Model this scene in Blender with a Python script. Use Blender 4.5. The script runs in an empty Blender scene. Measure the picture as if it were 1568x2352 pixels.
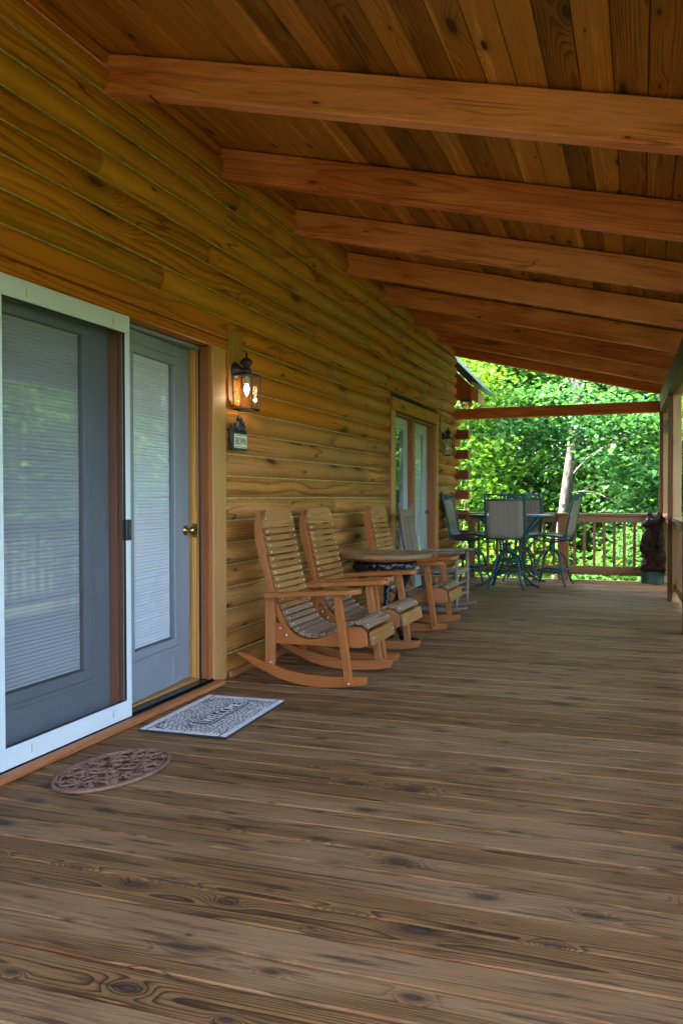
import bpy, bmesh, math, random
import numpy as np
from mathutils import Matrix, Vector, Euler

R = math.radians
scene = bpy.context.scene
COL = scene.collection
random.seed(7)

# ------------------------------------------------------------------ camera
cam_d = bpy.data.cameras.new('camera')
cam = bpy.data.objects.new('camera', cam_d)
COL.objects.link(cam)
scene.camera = cam
cam_d.sensor_fit = 'VERTICAL'
cam_d.sensor_height = 36.0
cam_d.lens = 36.0 * 1966.4 / 2352.0
cam_d.clip_start = 0.05
cam_d.clip_end = 800
yaw, pitch, roll = .3342, -.0189, -.0018
fw = Vector((-math.sin(yaw) * math.cos(pitch), math.cos(yaw) * math.cos(pitch), math.sin(pitch)))
rt = Vector((math.cos(yaw), math.sin(yaw), 0))
up = rt.cross(fw)
r2 = rt * math.cos(roll) + up * math.sin(roll)
u2 = -rt * math.sin(roll) + up * math.cos(roll)
cam.matrix_world = Matrix((( r2.x, u2.x, -fw.x, 2.4844), (r2.y, u2.y, -fw.y, 0), (r2.z, u2.z, -fw.z, 1.153), (0, 0, 0, 1)))

# ------------------------------------------------------------------ sky, sun, exposure
SUN_EL, SUN_AZ = R(54), R(262)            # azimuth clockwise from +Y: the sun stands behind the cabin
world = bpy.data.worlds.new('World')
scene.world = world
world.use_nodes = True
wn = world.node_tree
bg = wn.nodes['Background']
sky = wn.nodes.new('ShaderNodeTexSky')
sky.sky_type = 'NISHITA'
sky.sun_disc = False
sky.sun_elevation = SUN_EL
sky.sun_rotation = SUN_AZ
sky.altitude = 300
sky.air_density = .75
sky.dust_density = 6.0
sky.ozone_density = .6
wn.links.new(sky.outputs[0], bg.inputs[0])
bg.inputs[1].default_value = 0.15
sd = bpy.data.lights.new('sun', 'SUN')
sd.energy = 2.0
sd.angle = R(0.5)
sd.color = (1.0, .95, .86)
sun = bpy.data.objects.new('sun', sd)
COL.objects.link(sun)
sdir = Vector((math.sin(SUN_AZ) * math.cos(SUN_EL), math.cos(SUN_AZ) * math.cos(SUN_EL), math.sin(SUN_EL)))
sun.rotation_euler = sdir.to_track_quat('Z', 'Y').to_euler()
vs = scene.view_settings
vs.view_transform = 'Standard'
vs.look = 'None'
vs.exposure = 4.55
vs.gamma = 1.0
vs.use_curve_mapping = False
scene.cycles.max_bounces = 6
scene.cycles.diffuse_bounces = 4
scene.cycles.glossy_bounces = 3
scene.cycles.transparent_max_bounces = 10
scene.cycles.caustics_reflective = False
scene.cycles.caustics_refractive = False
scene.cycles.use_adaptive_sampling = True
scene.cycles.adaptive_threshold = .02
scene.cycles.sample_clamp_indirect = 6.0

# ================================================================== helpers
ORI = {  # local X (length), Y (width), Z (thickness) -> world columns
    'x_yz': ((1, 0, 0), (0, 1, 0), (0, 0, 1)),
    'x_zy': ((1, 0, 0), (0, 0, 1), (0, -1, 0)),
    'y_zx': ((0, 1, 0), (0, 0, 1), (1, 0, 0)),
    'y_xz': ((0, 1, 0), (-1, 0, 0), (0, 0, 1)),
    'z_yx': ((0, 0, 1), (0, 1, 0), (-1, 0, 0)),
    'z_xy': ((0, 0, 1), (1, 0, 0), (0, 1, 0)),
}


def frame(o, loc):
    c = ORI[o] if isinstance(o, str) else o
    return Matrix(((c[0][0], c[1][0], c[2][0], loc[0]), (c[0][1], c[1][1], c[2][1], loc[1]),
                   (c[0][2], c[1][2], c[2][2], loc[2]), (0, 0, 0, 1)))


def T(*l):
    return Matrix.Translation(Vector(l))


def wm(o):
    return wm(o.parent) @ o.matrix_basis if o.parent else o.matrix_basis.copy()


def put(name, data, mat=None, parent=None, M=None, smooth=False):
    """link one object at WORLD matrix M under parent"""
    o = bpy.data.objects.new(name, data)
    COL.objects.link(o)
    if mat is not None and data is not None and not data.materials:
        for m_ in (mat if isinstance(mat, (list, tuple)) else [mat]):
            data.materials.append(m_)
    M = M or Matrix.Identity(4)
    if parent is not None:
        o.parent = parent
        M = wm(parent).inverted() @ M
    o.matrix_basis = M
    if smooth and data is not None:
        data.polygons.foreach_set('use_smooth', [True] * len(data.polygons))
    return o


def tag(o, label=None, cat=None, group=None, kind=None):
    if label: o['label'] = label
    if cat: o['category'] = cat
    if group: o['group'] = group
    if kind: o['kind'] = kind
    return o


def empty(name, loc=(0, 0, 0), label=None, cat=None, group=None, kind=None, parent=None, rz=0):
    o = put(name, None, None, parent, T(*loc) @ Matrix.Rotation(rz, 4, 'Z'))
    o.empty_display_size = .1
    return tag(o, label, cat, group, kind)


def copy_tree(o, parent=None):
    c = o.copy()
    COL.objects.link(c)
    c.parent = parent
    c.matrix_basis = o.matrix_basis.copy()
    for ch in list(o.children):
        copy_tree(ch, c)
    return c


def mesh(name, v, f, smooth=False):
    m = bpy.data.meshes.new(name)
    m.from_pydata(v, [], f)
    if smooth:
        m.polygons.foreach_set('use_smooth', [True] * len(m.polygons))
    m.update()
    return m


_box = {}


def box_geo(lx, ly, lz, c):
    hx, hy, hz = lx / 2, ly / 2, lz / 2
    c = min(c, hx * .9, hy * .9, hz * .9)
    v, idx = [], {}
    for sx in (-1, 1):
        for sy in (-1, 1):
            for sz in (-1, 1):
                for a in range(3):
                    p = [sx * (hx - c), sy * (hy - c), sz * (hz - c)]
                    p[a] = (sx * hx, sy * hy, sz * hz)[a]
                    idx[sx, sy, sz, a] = len(v)
                    v.append(tuple(p))
    f = []
    S = (-1, 1)

    def add(fc):
        # orient outward
        a, b, d = (Vector(v[i]) for i in fc[:3])
        n = (b - a).cross(d - a)
        if n.dot(sum((Vector(v[i]) for i in fc), Vector())) < 0: fc = fc[::-1]
        f.append(fc)
    for a in range(3):
        b, d = [i for i in range(3) if i != a]
        for s in S:
            q = []
            for (t, u) in ((-1, -1), (1, -1), (1, 1), (-1, 1)):
                k = [0, 0, 0]; k[a] = s; k[b] = t; k[d] = u
                q.append(idx[k[0], k[1], k[2], a])
            add(q)
    for a in range(3):  # edges along axis a
        b, d = [i for i in range(3) if i != a]
        for t in S:
            for u in S:
                q = []
                for (s, fa) in ((-1, b), (1, b), (1, d), (-1, d)):
                    k = [0, 0, 0]; k[a] = s; k[b] = t; k[d] = u
                    q.append(idx[k[0], k[1], k[2], fa])
                add(q)
    for sx in S:
        for sy in S:
            for sz in S:
                add([idx[sx, sy, sz, a] for a in range(3)])
    return v, f


def box_mesh(lx, ly, lz, c, mat):
    k = (round(lx, 3), round(ly, 4), round(lz, 4), round(c, 4), mat.name)
    if k not in _box:
        v, f = box_geo(lx, ly, lz, c)
        m = mesh('plank', v, f)
        m.materials.append(mat)
        _box[k] = m
    return _box[k]


def plank(name, lo, hi, ori, mat, parent=None, c=.003, extra=None):
    """a chamfered board filling the WORLD box lo..hi, its grain along the first axis of ori"""
    ctr = [(a + b) / 2 for a, b in zip(lo, hi)]
    d = [b - a for a, b in zip(lo, hi)]
    cols = ORI[ori]
    size = [sum(abs(cc[i]) * d[i] for i in range(3)) for cc in cols]
    M = frame(ori, ctr)
    if extra is not None: M = M @ extra
    return put(name, box_mesh(*size, c, mat), None, parent, M)


def bar(name, p, q, w, t, mat, parent=None, c=.003, upv=(0, 0, 1)):
    """a chamfered board from p to q, width w along the direction nearest upv"""
    p, q = Vector(p), Vector(q)
    X = (q - p).normalized()
    Z = X.cross(Vector(upv)).normalized()
    Y = Z.cross(X)
    M = frame((X, Y, Z), (p + q) / 2)
    return put(name, box_mesh((q - p).length, w, t, c, mat), None, parent, M)


def prism_geo(poly, t):
    n = len(poly)
    ar = sum(poly[i][0] * poly[(i + 1) % n][1] - poly[(i + 1) % n][0] * poly[i][1] for i in range(n))
    if ar < 0: poly = poly[::-1]
    v = [(a, b, -t / 2) for a, b in poly] + [(a, b, t / 2) for a, b in poly]
    f = [list(range(n))[::-1], list(range(n, 2 * n))]
    f += [[i, (i + 1) % n, n + (i + 1) % n, n + i] for i in range(n)]
    return v, f


def prism_mesh(name, poly, t, bevel=0.0):
    v, f = prism_geo(poly, t)
    m = mesh(name, v, f)
    if bevel:
        bm = bmesh.new(); bm.from_mesh(m)
        bmesh.ops.bevel(bm, geom=[e for e in bm.edges if abs(e.verts[0].co.z - e.verts[1].co.z) < 1e-6],
                        offset=bevel, segments=1, affect='EDGES', clamp_overlap=True)
        bm.to_mesh(m); bm.free()
    return m


def tube_geo(path, rad, n=8, closed=False, flat=1.0):
    pts = [Vector(p) for p in path]
    k = len(pts)
    rad = rad if isinstance(rad, (list, tuple)) else [rad] * k
    v, f = [], []
    prev = None
    for i, p in enumerate(pts):
        a = pts[(i - 1) % k] if (closed or i > 0) else p
        b = pts[(i + 1) % k] if (closed or i < k - 1) else p
        t = (b - a).normalized()
        if prev is None:
            ref = Vector((0, 0, 1)) if abs(t.z) < .9 else Vector((1, 0, 0))
            nrm = t.cross(ref).normalized()
        else:
            nrm = (prev - t * prev.dot(t)).normalized()
        prev = nrm
        bn = t.cross(nrm)
        for j in range(n):
            an = 2 * math.pi * j / n
            v.append(tuple(p + nrm * math.cos(an) * rad[i] + bn * math.sin(an) * rad[i] * flat))
    for i in range(k if closed else k - 1):
        for j in range(n):
            a0, a1 = i * n + j, i * n + (j + 1) % n
            b0, b1 = ((i + 1) % k) * n + j, ((i + 1) % k) * n + (j + 1) % n
            f.append([a0, a1, b1, b0])
    if not closed:
        f.append(list(range(n))[::-1])
        f.append([(k - 1) * n + j for j in range(n)])
    return v, f


def join(parts):
    v, f = [], []
    for pv, pf in parts:
        o = len(v)
        v += [tuple(p) for p in pv]
        f += [[i + o for i in q] for q in pf]
    return v, f


def xf(geo, M):
    return [tuple(M @ Vector(p)) for p in geo[0]], geo[1]


def smooth_path(pts, sub=6):
    """Catmull-Rom"""
    P = [Vector(p) for p in pts]
    P = [P[0] * 2 - P[1]] + P + [P[-1] * 2 - P[-2]]
    out = []
    for i in range(1, len(P) - 2):
        for s in range(sub):
            t = s / sub
            out.append(.5 * (2 * P[i] + (P[i + 1] - P[i - 1]) * t + (2 * P[i - 1] - 5 * P[i] + 4 * P[i + 1] - P[i + 2]) * t * t
                             + (3 * P[i] - P[i - 1] - 3 * P[i + 1] + P[i + 2]) * t ** 3))
    out.append(P[-2])
    return out


def tube(name, path, rad, mat, parent, n=8, closed=False, M=None):
    v, f = tube_geo(path, rad, n, closed)
    return put(name, mesh(name, v, f, True), mat, parent, M)


def lathe_geo(prof, n=20, cap=True):
    v, f = [], []
    for r_, z_ in prof:
        for j in range(n):
            a = 2 * math.pi * j / n
            v.append((r_ * math.cos(a), r_ * math.sin(a), z_))
    for i in range(len(prof) - 1):
        for j in range(n):
            f.append([i * n + j, i * n + (j + 1) % n, (i + 1) * n + (j + 1) % n, (i + 1) * n + j])
    if cap:
        f.append(list(range(n))[::-1])
        f.append([(len(prof) - 1) * n + j for j in range(n)])
    return v, f


def text_mesh(name, txt, size, mat, thick=.0006):
    cu = bpy.data.curves.new(name, 'FONT')
    cu.body = txt
    cu.size = size
    cu.extrude = thick
    cu.align_x = 'CENTER'
    cu.align_y = 'CENTER'
    o = bpy.data.objects.new(name, cu)
    COL.objects.link(o)
    dg = bpy.context.evaluated_depsgraph_get()
    m = bpy.data.meshes.new_from_object(o.evaluated_get(dg))
    bpy.data.objects.remove(o)
    m.materials.clear()
    m.materials.append(mat)
    return m


# ------------------------------------------------------------------ materials
class NT:
    def __init__(s, name):
        s.mat = bpy.data.materials.new(name)
        s.mat.use_nodes = True
        s.t = s.mat.node_tree
        s.t.nodes.clear()
        s.out = s.n('ShaderNodeOutputMaterial')

    def n(s, ty, **kw):
        nd = s.t.nodes.new(ty)
        for k, v in kw.items(): setattr(nd, k, v)
        return nd

    def set(s, sock, v):
        if hasattr(v, 'is_output') or isinstance(v, bpy.types.NodeSocket): s.t.links.new(v, sock)
        elif v is not None:
            if isinstance(v, (tuple, list)) and len(v) == 3 and sock.type == 'RGBA': v = (*v, 1)
            sock.default_value = v

    def m(s, op, a, b=None, c=None, clamp=False):
        nd = s.n('ShaderNodeMath', operation=op, use_clamp=clamp)
        for i, v in enumerate((a, b, c)):
            if v is not None: s.set(nd.inputs[i], v)
        return nd.outputs[0]

    def vec(s, x=0., y=0., z=0.):
        nd = s.n('ShaderNodeCombineXYZ')
        for i, v in enumerate((x, y, z)): s.set(nd.inputs[i], v)
        return nd.outputs[0]

    def noise(s, vec, scale=1., detail=2., rough=.5):
        nd = s.n('ShaderNodeTexNoise')
        s.set(nd.inputs['Vector'], vec)
        nd.inputs['Scale'].default_value = scale
        nd.inputs['Detail'].default_value = detail
        nd.inputs['Roughness'].default_value = rough
        return nd.outputs[0]

    def vor(s, vec, scale=1., feature='F1', dims='3D', rnd=1.):
        nd = s.n('ShaderNodeTexVoronoi', feature=feature, voronoi_dimensions=dims)
        s.set(nd.inputs['Vector'], vec)
        nd.inputs['Scale'].default_value = scale
        nd.inputs['Randomness'].default_value = rnd
        return nd

    def mix(s, fac, a, b, blend='MIX', clamp=True):
        nd = s.n('ShaderNodeMix', data_type='RGBA', blend_type=blend)
        s.set(nd.inputs[0], fac)
        s.set(nd.inputs[6], a)
        s.set(nd.inputs[7], b)
        return nd.outputs[2]

    def ramp(s, v, stops, interp='LINEAR'):
        nd = s.n('ShaderNodeValToRGB')
        cr = nd.color_ramp
        cr.interpolation = interp
        while len(cr.elements) < len(stops): cr.elements.new(.5)
        for e, (p, c) in zip(cr.elements, stops):
            e.position = p
            e.color = (*c, 1) if not isinstance(c, float) else (c, c, c, 1)
        s.set(nd.inputs[0], v)
        return nd.outputs[0]

    def ss(s, v, lo, hi):
        nd = s.n('ShaderNodeMapRange', interpolation_type='SMOOTHSTEP')
        s.set(nd.inputs[0], v)
        nd.inputs[1].default_value = lo
        nd.inputs[2].default_value = hi
        return nd.outputs[0]

    def bump(s, h, strength=.3, dist=.01):
        nd = s.n('ShaderNodeBump')
        nd.inputs['Strength'].default_value = strength
        nd.inputs['Distance'].default_value = dist
        s.set(nd.inputs['Height'], h)
        return nd.outputs[0]

    def bsdf(s, color=None, rough=.5, metal=0., normal=None, spec=.5, **kw):
        b = s.n('ShaderNodeBsdfPrincipled')
        s.set(b.inputs['Base Color'], color)
        s.set(b.inputs['Roughness'], rough)
        s.set(b.inputs['Metallic'], metal)
        b.inputs['Specular IOR Level'].default_value = spec
        if normal is not None: s.set(b.inputs['Normal'], normal)
        for k, v in kw.items(): s.set(b.inputs[k], v)
        return b

    def finish(s, shader):
        s.t.links.new(shader.outputs[0] if hasattr(shader, 'outputs') else shader, s.out.inputs[0])
        return s.mat


def wood(name, light, dark, freq=150., ring=.6, warp=.012, z0=.03, zamp=.12, knots=.5, ks=.07, ka=3., kb=6., kwarp=.05,
         kcol=(.05, .025, .012), khalo=.35, blotch=.35, vary=.35, fibre=.35, alt=None, altamt=.5, rough=.5, spec=.4,
         bump=.25, edge=None, stain=None, kcore=None, crack=0., hk=.62):
    g = NT(name)
    tc = g.n('ShaderNodeTexCoord')
    sp = g.n('ShaderNodeSeparateXYZ')
    g.set(sp.inputs[0], tc.outputs['Object'])
    oi = g.n('ShaderNodeObjectInfo')
    rnd = oi.outputs['Random']
    rb = g.m('FRACT', g.m('MULTIPLY', rnd, 91.7))
    rc = g.m('FRACT', g.m('MULTIPLY', rnd, 57.3))
    x = g.m('MULTIPLY_ADD', rnd, 43.7, sp.outputs[0])
    y, z = sp.outputs[1], sp.outputs[2]
    yo = g.m('MULTIPLY', g.m('SUBTRACT', rb, .5), .12)
    n1 = g.noise(g.vec(g.m('MULTIPLY', x, .55), g.m('MULTIPLY', rb, 17.), 0.), 1., 2.)
    zo = g.m('MULTIPLY_ADD', n1, zamp, z0)
    yy = g.m('ADD', y, yo)
    zz = g.m('ADD', z, zo)
    r = g.m('SQRT', g.m('ADD', g.m('MULTIPLY', yy, yy), g.m('MULTIPLY', zz, zz)))
    w = g.noise(g.vec(g.m('MULTIPLY', x, 1.6), g.m('MULTIPLY', y, 13.), g.m('MULTIPLY_ADD', z, 13., g.m('MULTIPLY', rb, 9.))), 1., 3.)
    # knots
    vo = g.vor(g.vec(g.m('MULTIPLY', x, ka), g.m('MULTIPLY_ADD', rb, 31., g.m('MULTIPLY', y, kb)), 0.), 1., 'F1', '2D', .62)
    vc = g.n('ShaderNodeSeparateColor')
    g.set(vc.inputs[0], vo.outputs['Color'])
    gate = g.m('LESS_THAN', vc.outputs[0], knots)
    wob = g.noise(g.vec(g.m('MULTIPLY', x, 18.), g.m('MULTIPLY', y, 40.), 0.), 1., 2.)
    dk = g.m('MULTIPLY_ADD', g.m('SUBTRACT', wob, .5), .03, vo.outputs['Distance'])
    dn = g.m('DIVIDE', dk, g.m('MULTIPLY', g.m('MULTIPLY_ADD', g.m('MULTIPLY', vc.outputs[1], vc.outputs[1]), 1.5, .35), ks))
    hal = g.m('MULTIPLY', gate, g.m('EXPONENT', g.m('MULTIPLY', g.m('MULTIPLY', dn, dn), -.16)))
    ph = g.m('ADD', g.m('MULTIPLY_ADD', g.m('SUBTRACT', w, .5), warp, r), g.m('MULTIPLY', hal, kwarp))
    t = g.m('FRACT', g.m('MULTIPLY', ph, freq))
    rg = g.ramp(t, [(0., 0.), (.5, .18), (.82, 1.), (.93, .9), (1., 0.)])
    fb = g.noise(g.vec(g.m('MULTIPLY', x, 7.), g.m('MULTIPLY', y, 230.), g.m('MULTIPLY', z, 230.)), 1., 2.)
    bl = g.noise(g.vec(g.m('MULTIPLY', x, 1.4), g.m('MULTIPLY', y, 7.), g.m('MULTIPLY_ADD', z, 7., g.m('MULTIPLY', rnd, 20.))), 1., 3., .55)
    c = g.mix(g.m('MULTIPLY', rg, ring), light, dark)
    if alt is not None:
        c = g.mix(g.m('MULTIPLY', g.ss(g.m('MULTIPLY_ADD', g.m('SUBTRACT', rc, .5), .35, bl), .38, .62), altamt), c, alt)
    if stain is not None:   # long dark weather streaks with shapes of their own
        s2 = g.noise(g.vec(g.m('MULTIPLY', x, stain[2]), g.m('MULTIPLY', y, stain[3]), g.m('MULTIPLY', rb, 30.)), 1., 4., .62)
        c = g.mix(g.m('MULTIPLY', g.ss(s2, stain[4], stain[5]), stain[1]), c, stain[0])
    br = g.m('ADD', 1., g.m('MULTIPLY', g.m('SUBTRACT', fb, .5), fibre))
    br = g.m('ADD', br, g.m('MULTIPLY', g.m('SUBTRACT', bl, .5), blotch))
    br = g.m('ADD', br, g.m('MULTIPLY', g.m('SUBTRACT', rc, .5), vary))
    c = g.mix(1., c, br, 'MULTIPLY')
    kd = g.m('MULTIPLY', g.m('MULTIPLY', gate, g.m('EXPONENT', g.m('MULTIPLY', g.m('MULTIPLY', dn, dn), -hk))), khalo)
    c = g.mix(kd, c, kcol)
    km = g.m('MULTIPLY', gate, g.m('SUBTRACT', 1., g.ss(dn, .55, .80)))
    kr = g.m('FRACT', g.m('MULTIPLY', dn, 3.3))
    kc = g.mix(g.m('MULTIPLY', kr, .6), kcore or tuple(min(1, a * 2.6 + .01) for a in kcol), kcol)
    c = g.mix(km, c, kc)
    if crack:               # drying checks: thin dark splits along the grain
        n3 = g.noise(g.vec(g.m('MULTIPLY', x, .8), g.m('MULTIPLY', y, 11.), g.m('MULTIPLY_ADD', rb, 40., g.m('MULTIPLY', z, 6.))), 1., 2., .4)
        n4 = g.noise(g.vec(g.m('MULTIPLY', x, 1.1), g.m('MULTIPLY', y, 4.), g.m('MULTIPLY', rc, 50.)), 1., 1.)
        ck = g.m('SUBTRACT', 1., g.ss(g.m('ABSOLUTE', g.m('SUBTRACT', n3, .5)), .004, .014))
        c = g.mix(g.m('MULTIPLY', g.m('MULTIPLY', ck, g.ss(n4, .52, .60)), crack), c, tuple(v * .16 for v in dark))
    if edge is not None:    # worn edges where the old orange stain still holds
        hw, ew, ecol, eamt = edge
        e = g.ss(g.m('ABSOLUTE', y), hw - ew, hw - ew * .25)
        en = g.noise(g.vec(g.m('MULTIPLY', x, 1.2), g.m('MULTIPLY', g.m('SIGN', y), 3.), g.m('MULTIPLY', rb, 12.)), 1., 3.)
        c = g.mix(g.m('MULTIPLY', g.m('MULTIPLY', e, g.ss(en, .40, .60)), eamt), c, ecol)
    h = g.m('ADD', g.m('MULTIPLY', rg, .5), g.m('MULTIPLY', fb, .6))
    ro = g.m('MULTIPLY_ADD', fb, .25, rough - .12)
    return g.finish(g.bsdf(c, ro, 0., g.bump(h, bump, .0025), spec))


M = {}
M['deck'] = wood('weathered_deck_wood', (.285, .145, .053), (.042, .017, .007), freq=165, ring=.9, warp=.008, z0=.018, zamp=.055,
                 knots=.60, ks=.072, ka=3.4, kb=7.5, kwarp=.030, kcol=(.012, .009, .008), kcore=(.09, .068, .052), khalo=1.0, blotch=.8, vary=.22, fibre=1.1,
                 alt=(.262, .152, .072), altamt=.65, rough=.58, spec=.18, bump=.45, edge=(.0683, .0042, (.36, .13, .04), .5),
                 stain=((.045, .025, .013), .75, 3.2, 40., .53, .66), hk=.36)
M['log'] = wood('amber_log_wood', (.64, .205, .013), (.20, .046, .003), freq=85, ring=.65, warp=.009, z0=.02, zamp=.075, knots=.26, ks=.12,
                ka=1.5, kb=5.5, kwarp=.07, kcol=(.040, .009, .002), khalo=.7, blotch=.6, vary=.26, fibre=.5,
                alt=(.46, .170, .014), altamt=.8, rough=.5, spec=.14, bump=.15, stain=((.34, .095, .006), .4, .4, 30., .55, .72), crack=.8)
M['log_low'] = wood('weathered_lower_log_wood', (.52, .225, .050), (.17, .058, .011), freq=85, ring=.7, warp=.009, z0=.02, zamp=.075, knots=.26, ks=.12,
                    ka=1.5, kb=5.5, kwarp=.07, kcol=(.040, .013, .004), khalo=.7, blotch=.7, vary=.32, fibre=.55,
                    alt=(.38, .18, .054), altamt=.8, rough=.6, spec=.12, bump=.18, stain=((.16, .058, .014), .55, .5, 30., .54, .70), crack=.8)
M['rafter'] = wood('red_cedar_rafter_wood', (.84, .205, .085), (.50, .088, .028), freq=110, ring=.55, warp=.010, z0=.05, zamp=.09, knots=.34,
                   ks=.048, ka=2.2, kb=6.5, kwarp=.03, kcol=(.13, .03, .012), kcore=(.18, .045, .018), khalo=.45, blotch=.8, vary=.30, fibre=.6,
                   alt=(.84, .285, .155), altamt=.75, rough=.55, spec=.14, bump=.12, stain=((.42, .08, .025), .5, .7, 24., .54, .68), crack=.5)
M['ceiling'] = wood('brown_ceiling_wood', (.64, .215, .032), (.17, .040, .007), freq=105, ring=.75, warp=.012, z0=.015, zamp=.08, knots=.5, ks=.080,
                    ka=1.7, kb=6.0, kwarp=.05, kcol=(.026, .007, .003), khalo=.6, blotch=1.0, vary=1.1, fibre=.7,
                    alt=(.33, .118, .024), altamt=.85, rough=.5, spec=.16, bump=.12, stain=((.72, .31, .08), .65, .8, 24., .54, .68))
M['chair_side'] = wood('orange_stained_chair_wood', (.45, .145, .034), (.20, .055, .012), freq=130, ring=.75, knots=.05, blotch=.45, vary=.2,
                       fibre=.6, alt=(.30, .125, .045), altamt=.7, rough=.55, spec=.18, bump=.12)
M['slat'] = wood('weathered_slat_wood', (.38, .160, .038), (.13, .048, .011), freq=110, ring=.75, warp=.014, z0=.01, zamp=.10, knots=.10, ks=.05,
                 blotch=.5, vary=.5, fibre=.4, alt=(.26, .125, .042), altamt=.6, rough=.55, bump=.2)
M['seat_slat'] = wood('grey_seat_slat_wood', (.28, .16, .083), (.105, .058, .029), freq=120, ring=.7, warp=.014, z0=.01, zamp=.10, knots=.06, ks=.05,
                      blotch=.5, vary=.4, fibre=.4, alt=(.22, .15, .10), altamt=.7, rough=.6, bump=.2)
M['casing'] = wood('tan_cedar_casing_wood', (.52, .265, .085), (.32, .14, .038), freq=95, ring=.6, z0=.015, zamp=.08, knots=.05, blotch=.4, vary=.15,
                   fibre=.25, rough=.5, bump=.08)
M['header'] = wood('amber_header_wood', (.60, .170, .011), (.23, .052, .004), freq=80, ring=.65, z0=.015, zamp=.10, knots=.12, ks=.06, blotch=.5, vary=.2,
                   fibre=.3, rough=.45, spec=.3, bump=.08)
M['jamb'] = wood('bare_pine_wood', (.78, .43, .11), (.52, .19, .03), freq=65, ring=.85, z0=.012, zamp=.07, knots=.02, blotch=.2, vary=.1,
                 fibre=.15, rough=.45, bump=.05)
M['trim_red'] = wood('red_brown_trim_wood', (.38, .135, .045), (.20, .058, .018), freq=120, ring=.5, knots=.05, blotch=.5, vary=.15, fibre=.3, rough=.5)
M['rail'] = wood('brown_railing_wood', (.33, .155, .055), (.17, .07, .024), freq=130, ring=.5, knots=.15, ks=.06, blotch=.5, vary=.35, fibre=.3,
                 alt=(.27, .17, .09), altamt=.5, rough=.55)
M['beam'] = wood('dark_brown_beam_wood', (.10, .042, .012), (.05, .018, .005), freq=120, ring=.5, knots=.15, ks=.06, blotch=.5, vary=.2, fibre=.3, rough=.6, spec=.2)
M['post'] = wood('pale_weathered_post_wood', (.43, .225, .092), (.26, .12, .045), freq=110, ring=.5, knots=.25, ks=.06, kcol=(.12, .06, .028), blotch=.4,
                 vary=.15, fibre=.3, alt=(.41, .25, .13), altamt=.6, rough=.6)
M['old'] = wood('grey_rocker_wood', (.25, .17, .11), (.12, .078, .048), freq=150, ring=.5, knots=.06, blotch=.4, vary=.25, fibre=.35,
                alt=(.21, .175, .15), altamt=.7, rough=.65)
M['block'] = wood('amber_mount_wood', (.46, .20, .035), (.24, .09, .013), freq=100, ring=.6, knots=.03, blotch=.3, vary=.1, fibre=.2)
M['logend'] = wood('pale_log_end_wood', (.62, .40, .17), (.42, .24, .09), freq=110, ring=.4, knots=0., blotch=.3, vary=.2, fibre=.2)
M['stub'] = wood('dark_red_log_wood', (.25, .062, .018), (.13, .03, .009), freq=120, ring=.4, knots=.2, ks=.06, blotch=.4, vary=.25, fibre=.25, rough=.5)


def plain(name, col, rough=.5, metal=0., noise=.0, nscale=8., bump=0., bscale=60., spec=.5, col2=None):
    g = NT(name)
    tc = g.n('ShaderNodeTexCoord').outputs['Object']
    c = col
    if noise:
        n = g.noise(tc, nscale, 4., .6)
        c = g.mix(g.ss(n, .35, .68), col, col2 or tuple(a * (1 - noise) for a in col))
    nm = None
    if bump:
        nm = g.bump(g.noise(tc, bscale, 4., .6), bump, .004)
    return g.finish(g.bsdf(c, rough, metal, nm, spec))


M['white'] = plain('white_aluminium', (.66, .70, .70), .38, noise=.06, nscale=5)
M['doorgrey'] = plain('grey_door_paint', (.24, .265, .29), .42, noise=.08, nscale=3)
M['door2'] = plain('pale_grey_door_paint', (.46, .52, .55), .42, noise=.06, nscale=3)
M['black'] = plain('black_rubber', (.012, .013, .015), .35)
M['threshold'] = plain('black_threshold_metal', (.015, .018, .022), .25, .6, noise=.5, nscale=12)
M['brass'] = plain('aged_brass', (.45, .30, .10), .25, 1.)
M['pewter'] = plain('dark_pewter', (.22, .20, .18), .3, 1.)
M['steel'] = plain('bright_steel', (.75, .75, .74), .3, 1.)
M['plug'] = plain('white_screw_cap', (.75, .72, .66), .5)
M['lampmetal'] = plain('bronze_lamp_metal', (.040, .032, .030), .42, .3, noise=.4, nscale=30, bump=.2, bscale=120)
M['lampmetal2'] = plain('black_lamp_metal', (.018, .019, .020), .42, .3)
M['came'] = plain('dark_came', (.06, .05, .045), .5, .5)
M['caulk'] = plain('tan_chinking', (.62, .45, .17), .7, noise=.35, nscale=20)
M['core'] = plain('dark_wall_core', (.05, .028, .010), .8)
M['green'] = plain('dark_green_powder_coat', (.012, .075, .080), .38, .1, noise=.25, nscale=25)
M['iron'] = plain('brown_cast_iron', (.25, .125, .075), .6, .0, noise=.45, nscale=30, bump=.5, bscale=90, col2=(.14, .072, .048))
M['blackbear'] = plain('glossy_black_resin', (.010, .012, .016), .25, 0., bump=.9, bscale=45)
M['roofmetal'] = plain('dark_grey_roof_metal', (.05, .06, .07), .35, .4)
M['alu'] = plain('grey_flashing', (.42, .47, .50), .4, .2)
M['cubs'] = plain('painted_black_cub', (.018, .020, .018), .5, bump=.4, bscale=300)
M['cubface'] = plain('tan_muzzle', (.45, .30, .14), .6)
M['plaquegreen'] = plain('dark_green_plaque_paint', (.012, .045, .045), .5)
M['cream'] = plain('cream_plaque_face', (.80, .76, .58), .5)
M['ink'] = plain('dark_green_ink', (.020, .045, .035), .5)
M['leafgrey'] = plain('silver_leaf', (.28, .30, .28), .5)
M['porcelain'] = plain('bulb_socket', (.5, .47, .42), .4)
M['tagwhite'] = plain('white_tag', (.8, .8, .8), .6)
M['greenbase'] = plain('teal_painted_block', (.018, .085, .070), .55, noise=.4, nscale=9)
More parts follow.
